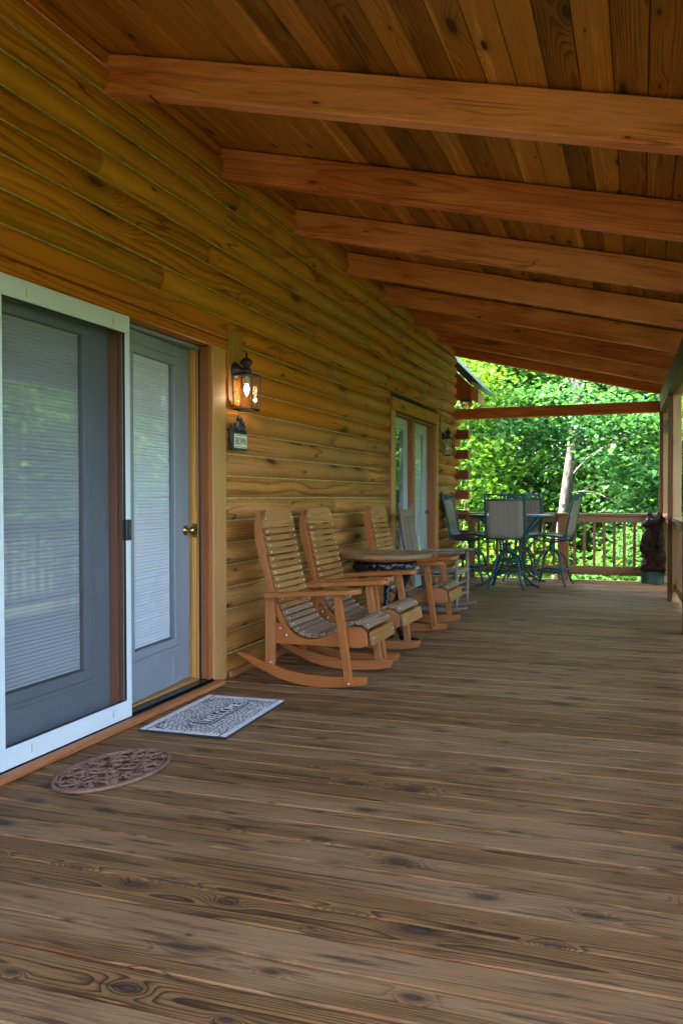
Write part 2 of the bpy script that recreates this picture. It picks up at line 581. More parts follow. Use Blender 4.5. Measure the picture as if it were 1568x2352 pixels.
M['bulbglass'] = plain('flood_reflector', (.85, .55, .28), .35, .2)
M['rust'] = plain('orange_band', (.55, .17, .05), .5)
M['matbase'] = plain('black_mat_rubber', (.02, .02, .022), .8)
M['eyewhite'] = plain('glass_eye', (.5, .55, .5), .2)


def thin_glass(name, tint=(1, 1, 1), ior=1.5, boost=1.0):
    g = NT(name)
    tr = g.n('ShaderNodeBsdfTransparent'); g.set(tr.inputs[0], tint)
    gl = g.n('ShaderNodeBsdfGlossy'); gl.inputs['Roughness'].default_value = .004
    tc = g.n('ShaderNodeTexCoord').outputs['Object']
    lw = g.n('ShaderNodeLayerWeight')
    f0 = ((ior - 1) / (ior + 1)) ** 2 * boost
    mx = g.n('ShaderNodeMixShader')
    g.set(mx.inputs[0], g.m('MULTIPLY_ADD', g.m('POWER', lw.outputs['Facing'], 4.5), 1 - f0, f0, clamp=True))
    g.t.links.new(tr.outputs[0], mx.inputs[1]); g.t.links.new(gl.outputs[0], mx.inputs[2])
    return g.finish(mx)


M['glass'] = thin_glass('double_pane_glass', (.98, .99, .99), 1.5, 5.5)
M['lampglass'] = thin_glass('bevelled_lamp_glass', (.97, .95, .92), 1.5, 1.4)
M['tableglass'] = thin_glass('green_table_glass', (.55, .75, .68), 1.5, 1.5)


def screen_mat():
    g = NT('insect_screen_mesh')
    tr = g.n('ShaderNodeBsdfTransparent')
    df = g.n('ShaderNodeBsdfDiffuse'); g.set(df.inputs[0], (.050, .055, .058, 1))
    mx = g.n('ShaderNodeMixShader'); mx.inputs[0].default_value = .38
    g.t.links.new(tr.outputs[0], mx.inputs[1]); g.t.links.new(df.outputs[0], mx.inputs[2])
    return g.finish(mx)


M['screen'] = screen_mat()


def blind_mat():
    g = NT('white_cellular_shade')
    df = g.bsdf((.87, .92, .98), .8)
    return g.finish(df)


M['blind'] = blind_mat()


def sling_mat():
    g = NT('tan_sling_fabric')
    sp = g.n('ShaderNodeSeparateXYZ'); g.set(sp.inputs[0], g.n('ShaderNodeTexCoord').outputs['Object'])
    n = g.noise(g.vec(0., g.m('MULTIPLY', sp.outputs[1], 60.), 0.), 1., 3., .7)
    n2 = g.noise(g.n('ShaderNodeTexCoord').outputs['Object'], 180., 2.)
    c = g.mix(g.ss(n, .3, .7), (.20, .155, .11), (.30, .25, .19))
    c = g.mix(1., c, g.m('MULTIPLY_ADD', n2, .5, .75), 'MULTIPLY')
    b = g.bsdf(c, .8)
    return g.finish(b)


M['sling'] = sling_mat()


def mat_pebble():
    g = NT('pebble_print_doormat')
    sp = g.n('ShaderNodeSeparateXYZ'); g.set(sp.inputs[0], g.n('ShaderNodeTexCoord').outputs['Object'])
    v = g.vec(sp.outputs[0], sp.outputs[1], 0.)
    ve = g.vor(v, 42., 'DISTANCE_TO_EDGE', '2D')
    vf = g.vor(v, 42., 'F1', '2D')
    grout = g.m('SUBTRACT', 1., g.ss(ve.outputs['Distance'], .06, .15))
    sc = g.n('ShaderNodeSeparateColor'); g.set(sc.inputs[0], vf.outputs['Color'])
    peb = g.mix(sc.outputs[0], (.58, .51, .50), (.78, .77, .76))
    fine = g.noise(v, 260., 3.)
    peb = g.mix(1., peb, g.m('MULTIPLY_ADD', fine, .7, .65), 'MULTIPLY')
    # printed dark fern-like smudges
    ns = g.noise(v, 9., 1.)
    fern = g.noise(v, 60., 4., .7)
    sm = g.m('MULTIPLY', g.ss(ns, .56, .66), g.ss(fern, .40, .58))
    c = g.mix(grout, peb, (.022, .024, .03))
    c = g.mix(g.m('MULTIPLY', sm, .9), c, (.03, .035, .04))
    return g.finish(g.bsdf(c, .8, 0., g.bump(ve.outputs['Distance'], .4, .003)))


M['pebble'] = mat_pebble()
M['matborder'] = plain('pink_grey_border_stone', (.72, .67, .67), .8, noise=.2, nscale=40)
M['matpanel'] = plain('charcoal_mat_panel', (.016, .016, .018), .8)
M['matletter'] = plain('grey_mat_letter', (.66, .64, .66), .8)


def leaf_mat(name, c1, c2, c3, trans=.45):
    g = NT(name)
    geo = g.n('ShaderNodeNewGeometry')
    ri = geo.outputs['Random Per Island']
    n = g.noise(geo.outputs['Position'], .8, 2.)
    f = g.m('ADD', g.m('MULTIPLY', ri, .55), g.m('MULTIPLY', n, .45))
    c = g.ramp(f, [(.18, c1), (.5, c2), (.85, c3)])
    df = g.bsdf(c, .6, spec=.12)
    tr = g.n('ShaderNodeBsdfTranslucent')
    g.set(tr.inputs[0], g.mix(1., c, (1.25, 1.25, .6, 1), 'MULTIPLY'))
    mx = g.n('ShaderNodeMixShader'); mx.inputs[0].default_value = trans
    g.t.links.new(df.outputs[0], mx.inputs[1]); g.t.links.new(tr.outputs[0], mx.inputs[2])
    return g.finish(mx)


M['leaf_maple'] = leaf_mat('maple_leaf', (.024, .090, .020), (.050, .145, .030), (.090, .195, .042))
M['leaf_yellow'] = leaf_mat('yellow_green_leaf', (.030, .105, .012), (.075, .172, .018), (.125, .225, .025), .48)
M['leaf_teal'] = leaf_mat('blue_green_leaf', (.022, .095, .034), (.048, .15, .052), (.09, .21, .070))
M['leaf_dark'] = leaf_mat('deep_green_leaf', (.016, .058, .014), (.032, .095, .02), (.06, .13, .028))


def bark_mat(name, a, b, c_):
    g = NT(name)
    tc = g.n('ShaderNodeTexCoord').outputs['Object']
    sp = g.n('ShaderNodeSeparateXYZ'); g.set(sp.inputs[0], tc)
    n = g.noise(g.vec(g.m('MULTIPLY', sp.outputs[0], 9.), g.m('MULTIPLY', sp.outputs[1], 9.), g.m('MULTIPLY', sp.outputs[2], 3.)), 1., 5., .65)
    n2 = g.noise(tc, 4., 3., .6)
    c = g.ramp(n, [(.3, a), (.5, b), (.68, c_)])
    c = g.mix(g.ss(n2, .55, .68), c, tuple(v * .35 for v in b))
    return g.finish(g.bsdf(c, .85, 0., g.bump(n, .6, .03)))


M['bark'] = bark_mat('pale_lichen_bark', (.022, .020, .017), (.085, .078, .066), (.26, .245, .21))
M['bark2'] = bark_mat('grey_brown_bark', (.05, .042, .034), (.10, .085, .068), (.16, .14, .115))


def ground_mat():
    g = NT('forest_floor')
    tc = g.n('ShaderNodeTexCoord').outputs['Object']
    n = g.noise(tc, 1.3, 6., .65)
    c = g.ramp(n, [(.32, (.020, .020, .008)), (.5, (.022, .042, .010)), (.68, (.040, .07, .016))])
    return g.finish(g.bsdf(c, .95, 0., g.bump(n, .8, .2)))


M['ground'] = ground_mat()


def bear_mat():
    g = NT('carved_dark_brown_wood')
    tc = g.n('ShaderNodeTexCoord').outputs['Object']
    sp = g.n('ShaderNodeSeparateXYZ'); g.set(sp.inputs[0], tc)
    n = g.noise(g.vec(g.m('MULTIPLY', sp.outputs[0], 60.), g.m('MULTIPLY', sp.outputs[1], 60.), g.m('MULTIPLY', sp.outputs[2], 16.)), 1., 4., .7)
    n2 = g.noise(tc, 7., 3.)
    c = g.ramp(n, [(.30, (.014, .006, .004)), (.55, (.045, .020, .011)), (.75, (.13, .060, .030))])
    c = g.mix(g.ss(n2, .45, .62), c, (.016, .008, .006))
    return g.finish(g.bsdf(c, .6, 0., g.bump(n, .9, .012), .2))


M['bear'] = bear_mat()


def emis(name, col, st):
    g = NT(name)
    e = g.n('ShaderNodeEmission')
    g.set(e.inputs[0], (*col, 1)); e.inputs[1].default_value = st
    return g.finish(e)


M['bulb'] = emis('lit_bulb', (1., .66, .34), 1.4)

# ================================================================== setting: ground, deck
YEND = 12.15
RX = lambda y: 2.735 + .020 * (12.1 - y)      # inner face of the porch's open side

gv, gf = [], []
GN = 40
for i in range(GN + 1):
    for j in range(GN + 1):
        a, b = (i / GN * 2 - 1), (j / GN * 2 - 1)
        X, Y = 8 + math.copysign(abs(a) ** 2.2, a) * 320, 12 + math.copysign(abs(b) ** 2.2, b) * 320
        Z = -2.9 + .25 * math.sin(X * .35 + 1) * math.cos(Y * .3) - .05 * max(0, min(X - 4, 60)) + .06 * max(0, min(Y - 16, 60))
        gv.append((X, Y, Z))
for i in range(GN):
    for j in range(GN):
        k = i * (GN + 1) + j
        gf.append([k, k + GN + 1, k + GN + 2, k + 1])
tag(put('ground', mesh('ground', gv, gf, True), M['ground']), kind='structure')


def gz(X, Y):
    return -2.9 + .25 * math.sin(X * .35 + 1) * math.cos(Y * .3) - .05 * max(0, min(X - 4, 60)) + .06 * max(0, min(Y - 16, 60))


deck = empty('deck', (1.4, 6, 0), kind='structure')
y = -1.2
rd = random.Random(3)
while y < YEND - .10:
    w = .1365
    gap = rd.uniform(.004, .0075)
    dz = rd.uniform(-.0015, .0005)
    x1 = RX(y) + .19
    L = 3.16
    o = put('deck_board', box_mesh(L, w, .032, .0045, M['deck']), None, deck,
            T(x1 - L / 2, y + w / 2, -.016 + dz) @ Matrix.Rotation(rd.uniform(-.0006, .0006), 4, 'Z') @ Matrix.Rotation(rd.uniform(-.004, .004), 4, 'X')
            @ Matrix.Rotation(math.pi * rd.randint(0, 1), 4, 'Z'))
    y += w + gap
plank('rim_joist', (-.2, YEND + .0, -.26), (3.05, YEND + .04, -.036), 'x_zy', M['rail'], deck)
plank('rim_joist', (2.98, -1.2, -.26), (3.02, YEND, -.036), 'y_zx', M['rail'], deck)
for yj in (1.5, 4, 6.5, 9, 11.6):
    plank('joist_beam', (-.2, yj, -.34), (2.97, yj + .09, -.05), 'x_zy', M['rail'], deck)

# ================================================================== the log cabin
cabin = empty('log_cabin', (-2, 6, -2.9), 'amber log cabin with covered porch, red rafters and two pairs of glazed doors', 'cabin')
wall = empty('log_wall', (0, 6, 0), parent=cabin)
CH = .1434
GX = -.022     # groove depth; the logs bulge to +.026


def log_mesh(L, mt='log'):
    """D-log: local X length, Y up, Z outward"""
    n = 9
    prof = []
    for i in range(n + 1):
        a = -1 + 2 * i / n
        yv = a * (CH / 2 - .0015)
        zv = GX + .044 * (1 - abs(a) ** 2.5)
        prof.append((yv, zv))
    prof = [(-CH / 2 + .0015, -.12)] + prof + [(CH / 2 - .0015, -.12)]
    k = len(prof)
    seg = 2
    v, f = [], []
    xs = [-L / 2, -L / 2 + .007, L / 2 - .007, L / 2]
    for si, xv in enumerate(xs):
        e = .006 if si in (0, 3) else 0
        for (yv, zv) in prof:
            v.append((xv, yv * (1 - e * 4), zv - (e if zv > -.1 else 0)))
    for s_ in range(3):
        for i in range(k):
            a, b = s_ * k + i, s_ * k + (i + 1) % k
            f.append([a, b, b + k, a + k])
    f.append(list(range(k))[::-1] if False else list(range(k)))
    f.append([3 * k + i for i in range(k)][::-1])
    m = mesh('log', v, [q[::-1] for q in f])
    sm = [False] * len(m.polygons)
    for i, p in enumerate(m.polygons):
        if len(p.vertices) == 4: sm[i] = True
    m.polygons.foreach_set('use_smooth', sm)
    m.materials.append(M[mt])
    return m


def lay(y0, y1, k, rg, split=True):
    cuts = [y0]
    yy_ = y0 + rg.uniform(1.0, 4.5)
    while split and yy_ < y1 - .7:
        cuts.append(yy_)
        yy_ += rg.uniform(3.0, 5.0)
    cuts.append(y1)
    for a, b in zip(cuts, cuts[1:]):
        L = b - a - .003
        put('log', log_mesh(L, 'log_low' if k < 10 + rg.uniform(-1.2, 1.2) else 'log'), None, wall, frame('y_zx', (rg.uniform(-.003, .003), (a + b) / 2, k * CH - .008 + CH / 2)))


rg = random.Random(11)
D1 = (1.95, 4.70)      # first door opening
D2 = (8.665, 10.86)    # second door opening
for k in range(0, 23):
    z0 = k * CH - .008
    even = (k % 2 == 0)
    yl = 12.10 if even else 12.42
    if k >= 17: yl = 12.14
    if z0 < 2.06:
        lay(-2.0, D1[0], k, rg)
        lay(D1[1] + .10, D2[0], k, rg)
        lay(D2[1] + .03, yl, k, rg, False)
    elif z0 < 2.2:
        lay(-2.0, D1[0] - .3, k, rg)
        lay(4.87 if z0 < 2.18 else 4.80, D2[0] + .02, k, rg)
        lay(D2[1] + .03, yl, k, rg, False)
    else:
        lay(-2.0, yl, k, rg)
    if k >= 1:
        segs = [(-2, D1[0]), (D1[1] + .11, D2[0] - .03), (D2[1] + .05, 12.08)] if z0 < 2.2 else [(-2, 12.1)]
        for a, b in segs:
            plank('chinking', (-.09, a, z0 - .0045), (GX + .008, b, z0 + .0035), 'y_zx', M['caulk'], wall, c=.001)
# core behind the logs so that no light leaks
for (a, b, c0, c1) in ((-2, D1[0] + .02, -.3, 3.40), (D1[0] + .02, 4.74, 2.16, 3.40), (4.74, D2[0] + .02, -.3, 3.40), (D2[0] + .02, 10.9, 2.16, 3.40),
                       (10.9, 12.1, -.3, 3.40)):
    plank('wall_core', (-.26, a, c0), (-.123, b, c1), 'y_zx', M['core'], wall)
plank('top_plate', (-.12, -2, 3.287), (.012, 12.1, 3.336), 'y_zx', M['header'], wall)
# pale round ends of the wall logs past the corner, square ends of the cross logs
for k in range(1, 17, 2):
    z0 = k * CH - .008
    put('log_end', mesh('log_end', *lathe_geo([(.060, -.004), (.066, .0), (.066, .012), (.058, .016)], 20)), M['logend'], wall,
        frame('y_zx', (-.045, 12.41, z0 + CH / 2)) @ Matrix.Rotation(math.pi / 2, 4, 'Y'))
SZ0 = 2.312
for k in range(1, 8):
    zc = SZ0 - .2868 * k
    o = plank('cross_log_end', (-.30, 12.105, zc - .067), (.185, 12.25, zc + .067), 'x_zy', M['stub'], wall, c=.004)
    plank('end_grain', (.186, 12.107, zc - .065), (.189, 12.248, zc + .065), 'z_yx', M['trim_red'], wall, c=.0005)

# house body behind (walls and roof keep the light out)
plank('back_wall', (-7.0, -2, -.3), (-6.8, 12.1, 3.4), 'y_zx', M['core'], cabin)
plank('end_wall', (-6.8, 11.96, -.3), (-.27, 12.1, 3.45), 'x_zy', M['core'], cabin)
plank('end_wall', (-6.8, -2, -.3), (-.27, -1.86, 3.45), 'x_zy', M['core'], cabin)
plank('foundation_wall', (-6.9, -2, -3.2), (-.1, 12.2, -.31), 'y_zx', M['core'], cabin)

# ---------------------------------------------------------------- porch roof
SL = .238
RAF0, RSP = 3.638, 1.2192
CZ = lambda x: 3.345 - SL * x      # underside of the ceiling boards
ang = math.atan(SL)
roof = empty('porch_roof', (1.4, 6, 3.0), parent=cabin)
cs, sn = math.cos(ang), math.sin(ang)
rows = 25
bw = .132
rr = random.Random(5)
for i in range(rows):
    s = -.06 + (i + .5) * bw
    xc, zc = s * cs, 3.345 - s * sn
    cuts = [-2.2]
    yy_ = RAF0 + .045 + RSP * rr.choice((-2, -1, 1, 3, 4, 5))
    while yy_ < 11.5:
        cuts.append(yy_)
        yy_ += RSP * 4
    cuts.append(12.42)
    for a, b in zip(cuts, cuts[1:]):
        L = b - a - .002
        Mx = frame((Vector((0, 1, 0)), Vector((-cs, 0, sn)), Vector((sn, 0, cs))), (xc + sn * .01, (a + b) / 2, zc + cs * .0095))
        put('ceiling_board', box_mesh(L, bw - .004, .019, .004, M['ceiling']), None, roof, Mx)
# roof skin above
for (nm, x0, x1, zoff, mt) in (('roof_deck', -.6, 3.45, .04, 'core'), ('roof_metal', -.65, 3.52, .085, 'roofmetal')):
    c_ = (x0 + x1) / 2
    put(nm, box_mesh((x1 - x0) / cs, 14.9, .03, .004, M[mt]), None, roof,
        frame((Vector((cs, 0, -sn)), Vector((0, 1, 0)), Vector((sn, 0, cs))), (c_, 5.13, CZ(c_) + zoff)))
put('main_roof', box_mesh(4.25, 14.9, .12, .01, M['roofmetal']), None, cabin,
    frame((Vector((math.cos(.42), 0, -math.sin(.42))), Vector((0, 1, 0)), Vector((math.sin(.42), 0, math.cos(.42)))), (-2.2, 5.13, 4.56)))
put('main_roof', box_mesh(4.6, 14.9, .12, .01, M['roofmetal']), None, cabin,
    frame((Vector((math.cos(.42), 0, math.sin(.42))), Vector((0, 1, 0)), Vector((-math.sin(.42), 0, math.cos(.42)))), (-6.3, 5.13, 4.48)))
for yy_ in (-1.95, 12.0):
    put('gable', prism_mesh('gable', [(-7.6, 3.4), (-.25, 3.4), (-.25, 3.56), (-4.15, 5.35), (-7.6, 3.7)], .12), M['core'], cabin, frame('x_zy', (0, yy_, 0)))

for i in range(-3, 8):
    y0 = RAF0 + RSP * i
    if i == 7: y0 = 12.10 - .0
    p = Vector((-.10, y0 + .0445, CZ(-.10) - .093 - .012))
    q = Vector((2.95, y0 + .0445, CZ(2.95) - .093 - .012))
    bar('rafter', p, q, .186, .089, M['rafter'], cabin, c=.006)
# eave beam on the posts and the tie beam at the far end
p, q = Vector((RX(-2) + .04, -2.1, 2.372)), Vector((RX(12.35) + .04, 12.35, 2.372))
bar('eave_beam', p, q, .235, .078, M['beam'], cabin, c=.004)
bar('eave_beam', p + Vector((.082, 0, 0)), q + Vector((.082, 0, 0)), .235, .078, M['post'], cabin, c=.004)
bar('tie_beam', (-.1, 12.14, 2.312), (2.735, 12.14, 2.326), .148, .10, M['rafter'], cabin, c=.005)

for yp in (7.55, 9.92, 12.12, 5.2, 2.85, .5):
    x0 = RX(yp)
    po = plank('porch_post', (x0 + .043, yp, -.25), (x0 + .135, yp + .135, 2.253), 'z_xy', M['post'], cabin, c=.006)
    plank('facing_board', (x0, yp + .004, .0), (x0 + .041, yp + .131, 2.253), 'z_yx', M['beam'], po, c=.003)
# small black bracket on the corner post
plank('post_bracket', (RX(12.1) + .09, 12.06, 1.98), (RX(12.1) + .12, 12.115, 2.14), 'z_yx', M['black'], cabin, c=.004)

# lower roof return past the corner
ret = empty('lower_eave', (0, 12.6, 2.6), parent=cabin)
put('eave_slab', prism_mesh('eave_slab', [(-.5, 3.60), (.335, 2.735), (.335, 2.695), (.19, 2.755), (-.5, 3.44)], 1.2), M['roofmetal'], ret, frame('x_zy', (0, 12.95, 0)))
put('eave_flashing', prism_mesh('eave_flashing', [(.335, 2.745), (.345, 2.735), (.29, 2.67), (.185, 2.775), (.19, 2.80)], .02), M['alu'], ret, frame('x_zy', (0, 12.335, 0)))
put('fascia_board', prism_mesh('fascia_board', [(.175, 2.76), (.285, 2.66), (.285, 2.49), (.175, 2.545)], .5), M['casing'], ret, frame('x_zy', (0, 12.60, 0)))
put('soffit_gusset', prism_mesh('soffit_gusset', [(-.5, 3.42), (.172, 2.75), (.172, 2.545), (-.5, 2.545)], .10), M['stub'], ret, frame('x_zy', (0, 12.42, 0)))

# ---------------------------------------------------------------- first pair of doors
CAS = .028
plank('door_casing', (-.03, 4.69, .0), (CAS, 4.865, 2.085), 'z_yx', M['casing'], cabin, c=.004)
hd = plank('door_header', (-.05, 1.85, 2.135), (.046, 4.868, 2.255), 'y_zx', M['header'], cabin, c=.004)
plank('drip_board', (-.05, 1.85, 2.068), (.034, 4.873, 2.132), 'y_zx', M['header'], hd, c=.006)
fr = empty('door_frame', (-.06, 4.7, 0), parent=cabin)
plank('jamb_brown', (-.050, 4.672, .03), (.018, 4.688, 2.066), 'z_yx', M['trim_red'], fr, c=.002)
plank('jamb_stop', (.0, 4.655, .03), (.018, 4.671, 2.066), 'z_yx', M['chair_side'], fr, c=.002)
plank('weather_strip', (-.062, 4.666, .03), (-.051, 4.688, 2.066), 'z_yx', M['black'], fr, c=.002)
plank('jamb_pine', (-.22, 4.676, .03), (-.063, 4.695, 2.066), 'z_yx', M['jamb'], fr, c=.001)
plank('jamb_pine', (-.112, 4.668, .03), (-.085, 4.6755, 2.066), 'z_yx', M['jamb'], fr, c=.002)
plank('strike_plate', (-.105, 4.664, .90), (-.066, 4.6675, .985), 'z_yx', M['brass'], fr, c=.001)
plank('head_jamb', (-.22, 1.95, 2.046), (-.052, 4.67, 2.067), 'y_zx', M['doorgrey'], fr, c=.002)
th = plank('threshold', (-.20, 1.90, .0), (.052, 4.70, .026), 'y_xz', M['threshold'], fr, c=.004)
plank('track_rib', (.018, 1.90, .026), (.026, 4.69, .036), 'y_zx', M['threshold'], fr, c=.002)
plank('sill_board', (-.14, 3.83, .0265), (-.055, 4.66, .036), 'y_xz', M['casing'], fr, c=.002)
plank('base_strip', (.054, 1.2, .001), (.105, 4.70, .030), 'y_zx', M['trim_red'], cabin, c=.006)
plank('base_strip', (.030, 4.87, .001), (.058, 8.66, .045), 'y_zx', M['trim_red'], cabin, c=.006)
plank('base_strip', (.030, 10.92, .001), (.058, 12.05, .045), 'y_zx', M['trim_red'], cabin, c=.006)


def door_leaf(parent, name, W_, z0, z1, gy0, gy1, gz0, gz1, M_, mat, blind=True, bcol='blind', mould=.075):
    """leaf in local coords: X along the leaf (0..W_), Y = thickness (outside at y=0, inside negative), Z up"""
    lf = empty(name, (0, 0, 0), parent=parent)
    lf.matrix_basis = wm(parent).inverted() @ M_
    A = wm(lf)

    def pl(nm, lo, hi, ori, mt, c=.003):
        ctr = [(a + b) / 2 for a, b in zip(lo, hi)]
        d = [b - a for a, b in zip(lo, hi)]
        size = [sum(abs(cc[i]) * d[i] for i in range(3)) for cc in ORI[ori]]
        return put(nm, box_mesh(*size, c, mt), None, lf, A @ frame(ori, ctr))
    t = .042
    pl('stile', (0, -t, z0), (gy0, 0, z1), 'z_xy', mat)
    pl('stile', (gy1, -t, z0), (W_, 0, z1), 'z_xy', mat)
    pl('top_rail', (gy0 + .001, -t, gz1), (gy1 - .001, 0, z1), 'x_zy', mat)
    pl('bottom_rail', (gy0 + .001, -t, z0), (gy1 - .001, 0, gz0), 'x_zy', mat)
    # stepped glazing moulding: two nested raised frames
    for (o_, i_, h_) in ((mould, .052, .007), (.046, .0, .013)):
        ring = []
        for (a, b, c0, c1) in ((gy0 - o_, gy1 + o_, gz1 + i_, gz1 + o_), (gy0 - o_, gy1 + o_, gz0 - o_, gz0 - i_),
                               (gy0 - o_, gy0 - i_, gz0 - i_, gz1 + i_), (gy1 + i_, gy1 + o_, gz0 - i_, gz1 + i_)):
            v, f = box_geo(b - a, h_, c1 - c0, .003)
            ring.append(xf((v, f), T((a + b) / 2, h_ / 2 + .0005, (c0 + c1) / 2)))
        put('glazing_moulding', mesh('glazing_moulding', *join(ring)), mat, lf, A)
    put('glass_pane', mesh('glass_pane', [(gy0, -.002, gz0), (gy1, -.002, gz0), (gy1, -.002, gz1), (gy0, -.002, gz1)], [[0, 1, 2, 3]]), M['glass'], lf, A)
    if blind:
        n = int((gz1 - gz0) / .018)
        v, f = [], []
        b0, b1 = gy0 + .012, gy1 - .003
        for i in range(2 * n + 1):
            zz_ = gz0 + .01 + (gz1 - gz0 - .012) * i / (2 * n)
            yy_ = -.012 - (.006 + .0015 * math.sin(i * 2.7) if i % 2 else .0012 * math.sin(i * 1.9))
            v += [(b0, yy_, zz_), (b1, yy_, zz_)]
        for i in range(2 * n):
            f.append([2 * i, 2 * i + 1, 2 * i + 3, 2 * i + 2])
        put('cellular_shade', mesh('cellular_shade', v, f), M[bcol], lf, A)
    pl('backing', (gy0 - .01, -.062, gz0 - .01), (gy1 + .01, -.0425, gz1 + .01), 'z_xy', M['core'], .001)
    return lf


# leaf axes: X -> +y, Y(thickness, outside +) -> +x ... right-handed with Z up needs X=(0,1,0),Y=(-1,0,0); use a mirrored thickness instead
def leaf_matrix(x, y, a=0.):
    # local X points along -y so that local Y points along +x
    return T(x, y, 0) @ Matrix.Rotation(-math.pi / 2 + a, 4, 'Z')


door1 = cabin
# fixed leaf behind the screen: spans y 2.83 .. 3.73 (local x runs from y=3.73 backwards)
door_leaf(door1, 'fixed_leaf', .92, .036, 2.04, .218, .785, .305, 1.932, leaf_matrix(-.06, 3.729), M['doorgrey'])
door_leaf(door1, 'fixed_leaf', .92, .036, 2.04, .16, .685, .305, 1.932, leaf_matrix(-.06, 2.805), M['doorgrey'])
# active leaf, hinged at the mullion and slightly ajar (inwards at its knob side)
AL = .845
a_ = math.atan2(.065, AL)
Ma = T(-.06, 3.822, 0) @ Matrix.Rotation(math.pi / 2 + a_, 4, 'Z') @ T(AL, 0, 0) @ Matrix.Rotation(math.pi, 4, 'Z')
lf = door_leaf(door1, 'active_leaf', AL, .040, 2.044, .230, .715, .315, 1.922, Ma, M['doorgrey'])
A = wm(lf)
kn = empty('door_knob', (0, 0, 0), parent=lf)
kn.matrix_basis = T(.062, 0, .945)
K = wm(kn)
put('rose', mesh('rose', *lathe_geo([(.030, 0), (.031, .004), (.026, .009), (.012, .012), (.011, .030)], 20), smooth=True), M['brass'], lf, K @ Matrix.Rotation(-math.pi / 2, 4, 'X'))
put('knob', mesh('knob', *lathe_geo([(.010, .028), (.020, .034), (.0275, .046), (.0275, .055), (.020, .064), (.006, .067)], 20), smooth=True), M['brass'], lf, K @ Matrix.Rotation(-math.pi / 2, 4, 'X'))
bpy.data.objects.remove(kn)
mu = plank('mullion', (-.11, 3.736, .03), (-.020, 3.816, 2.045), 'z_yx', M['trim_red'], door1, c=.004)
plank('astragal', (-.019, 3.752, .03), (-.008, 3.80, 2.045), 'z_yx', M['trim_red'], mu, c=.003)

# screen door panel
SX0, SX1 = .022, .044
SY0, SY1, SZb, SZt = 2.80, 3.765, .030, 2.062
scr = empty('sliding_screen', (.03, 3.3, .03), parent=cabin)
plank('screen_top_rail', (SX0, SY0, SZt - .088), (SX1, SY1, SZt), 'y_zx', M['white'], scr, c=.002)
plank('screen_bottom_rail', (SX0, SY0, SZb), (SX1, SY1, SZb + .088), 'y_zx', M['white'], scr, c=.002)
plank('screen_stile', (SX0, SY1 - .042, SZb + .0885), (SX1, SY1, SZt - .0885), 'z_yx', M['white'], scr, c=.002)
plank('screen_stile', (SX0, SY0, SZb + .0885), (SX1, SY0 + .042, SZt - .0885), 'z_yx', M['white'], scr, c=.002)
put('screen_mesh', mesh('screen_mesh', [(.033, SY0 + .04, SZb + .08), (.033, SY1 - .04, SZb + .08), (.033, SY1 - .04, SZt - .08), (.033, SY0 + .04, SZt - .08)], [[0, 1, 2, 3]]),
    M['screen'], scr)
for (a, b, c0, c1) in ((SY0 + .042, SY1 - .042, SZt - .0935, SZt - .0885), (SY0 + .042, SY1 - .042, SZb + .0885, SZb + .0935)):
    plank('spline', (.030, a, c0), (.0425, b, c1), 'y_zx', M['black'], scr, c=.001)
plank('spline', (.030, SY1 - .0465, SZb + .094), (.0425, SY1 - .0425, SZt - .094), 'z_yx', M['black'], scr, c=.001)
plank('screen_latch', (SX0 + .01, SY1 - .060, .930), (SX1 + .016, SY1 - .016, 1.035), 'z_yx', M['black'], scr, c=.004)
plank('latch_grip', (SX1 + .0165, SY1 - .050, .945), (SX1 + .024, SY1 - .034, 1.02), 'z_yx', M['black'], scr, c=.003)
for (yv, zv) in ((2.99, SZt - .03), (3.62, SZt - .03), (3.00, SZb + .035), (3.60, SZb + .035)):
    put('screw', mesh('screw', *lathe_geo([(.006, 0), (.005, .003), (.002, .004)], 10)), M['steel'], scr, T(SX1 - .001, yv, zv) @ Matrix.Rotation(math.pi / 2, 4, 'Y'))
    dz = -.03 if zv > 1 else .012
    plank('screw_slot', (SX1 - .001, yv - .0012, zv + dz - .01), (SX1 + .0008, yv + .0012, zv + dz + .022), 'z_yx', M['pewter'], scr, c=.0003)

# ---------------------------------------------------------------- second pair of doors
plank('door_casing', (-.03, 8.69, 0), (.030, 8.845, 2.062), 'z_yx', M['casing'], cabin, c=.004)
plank('casing_return', (-.10, 8.668, 0), (.026, 8.688, 2.19), 'z_yx', M['trim_red'], cabin, c=.003)
plank('door_casing', (-.03, 10.775, 0), (.030, 10.895, 2.062), 'z_yx', M['casing'], cabin, c=.004)
plank('door_header', (-.05, 8.692, 2.064), (.040, 10.90, 2.20), 'y_zx', M['log'], cabin, c=.004)
plank('jamb_brown', (-.20, 10.72, .03), (.012, 10.773, 2.05), 'z_yx', M['trim_red'], cabin, c=.003)
plank('jamb_brown', (-.20, 8.847, .03), (.012, 8.872, 2.05), 'z_yx', M['trim_red'], cabin, c=.003)
plank('threshold', (-.20, 8.85, .0), (.045, 10.77, .026), 'y_xz', M['threshold'], cabin, c=.004)
plank('head_jamb', (-.20, 8.873, 2.034), (.0, 10.719, 2.05), 'y_zx', M['trim_red'], cabin, c=.002)
door2 = cabin
door_leaf(door2, 'door_leaf', .86, .036, 2.03, .235, .70, .30, 1.905, leaf_matrix(-.075, 9.735), M['door2'], blind=False)
lf2 = door_leaf(door2, 'door_leaf', .86, .036, 2.03, .255, .72, .30, 1.905, leaf_matrix(-.075, 10.70), M['door2'])
plank('mullion', (-.12, 9.737, .03), (-.012, 9.838, 2.033), 'z_yx', M['trim_red'], door2, c=.003)
K = wm(lf2) @ T(.07, 0, .945) @ Matrix.Rotation(-math.pi / 2, 4, 'X')
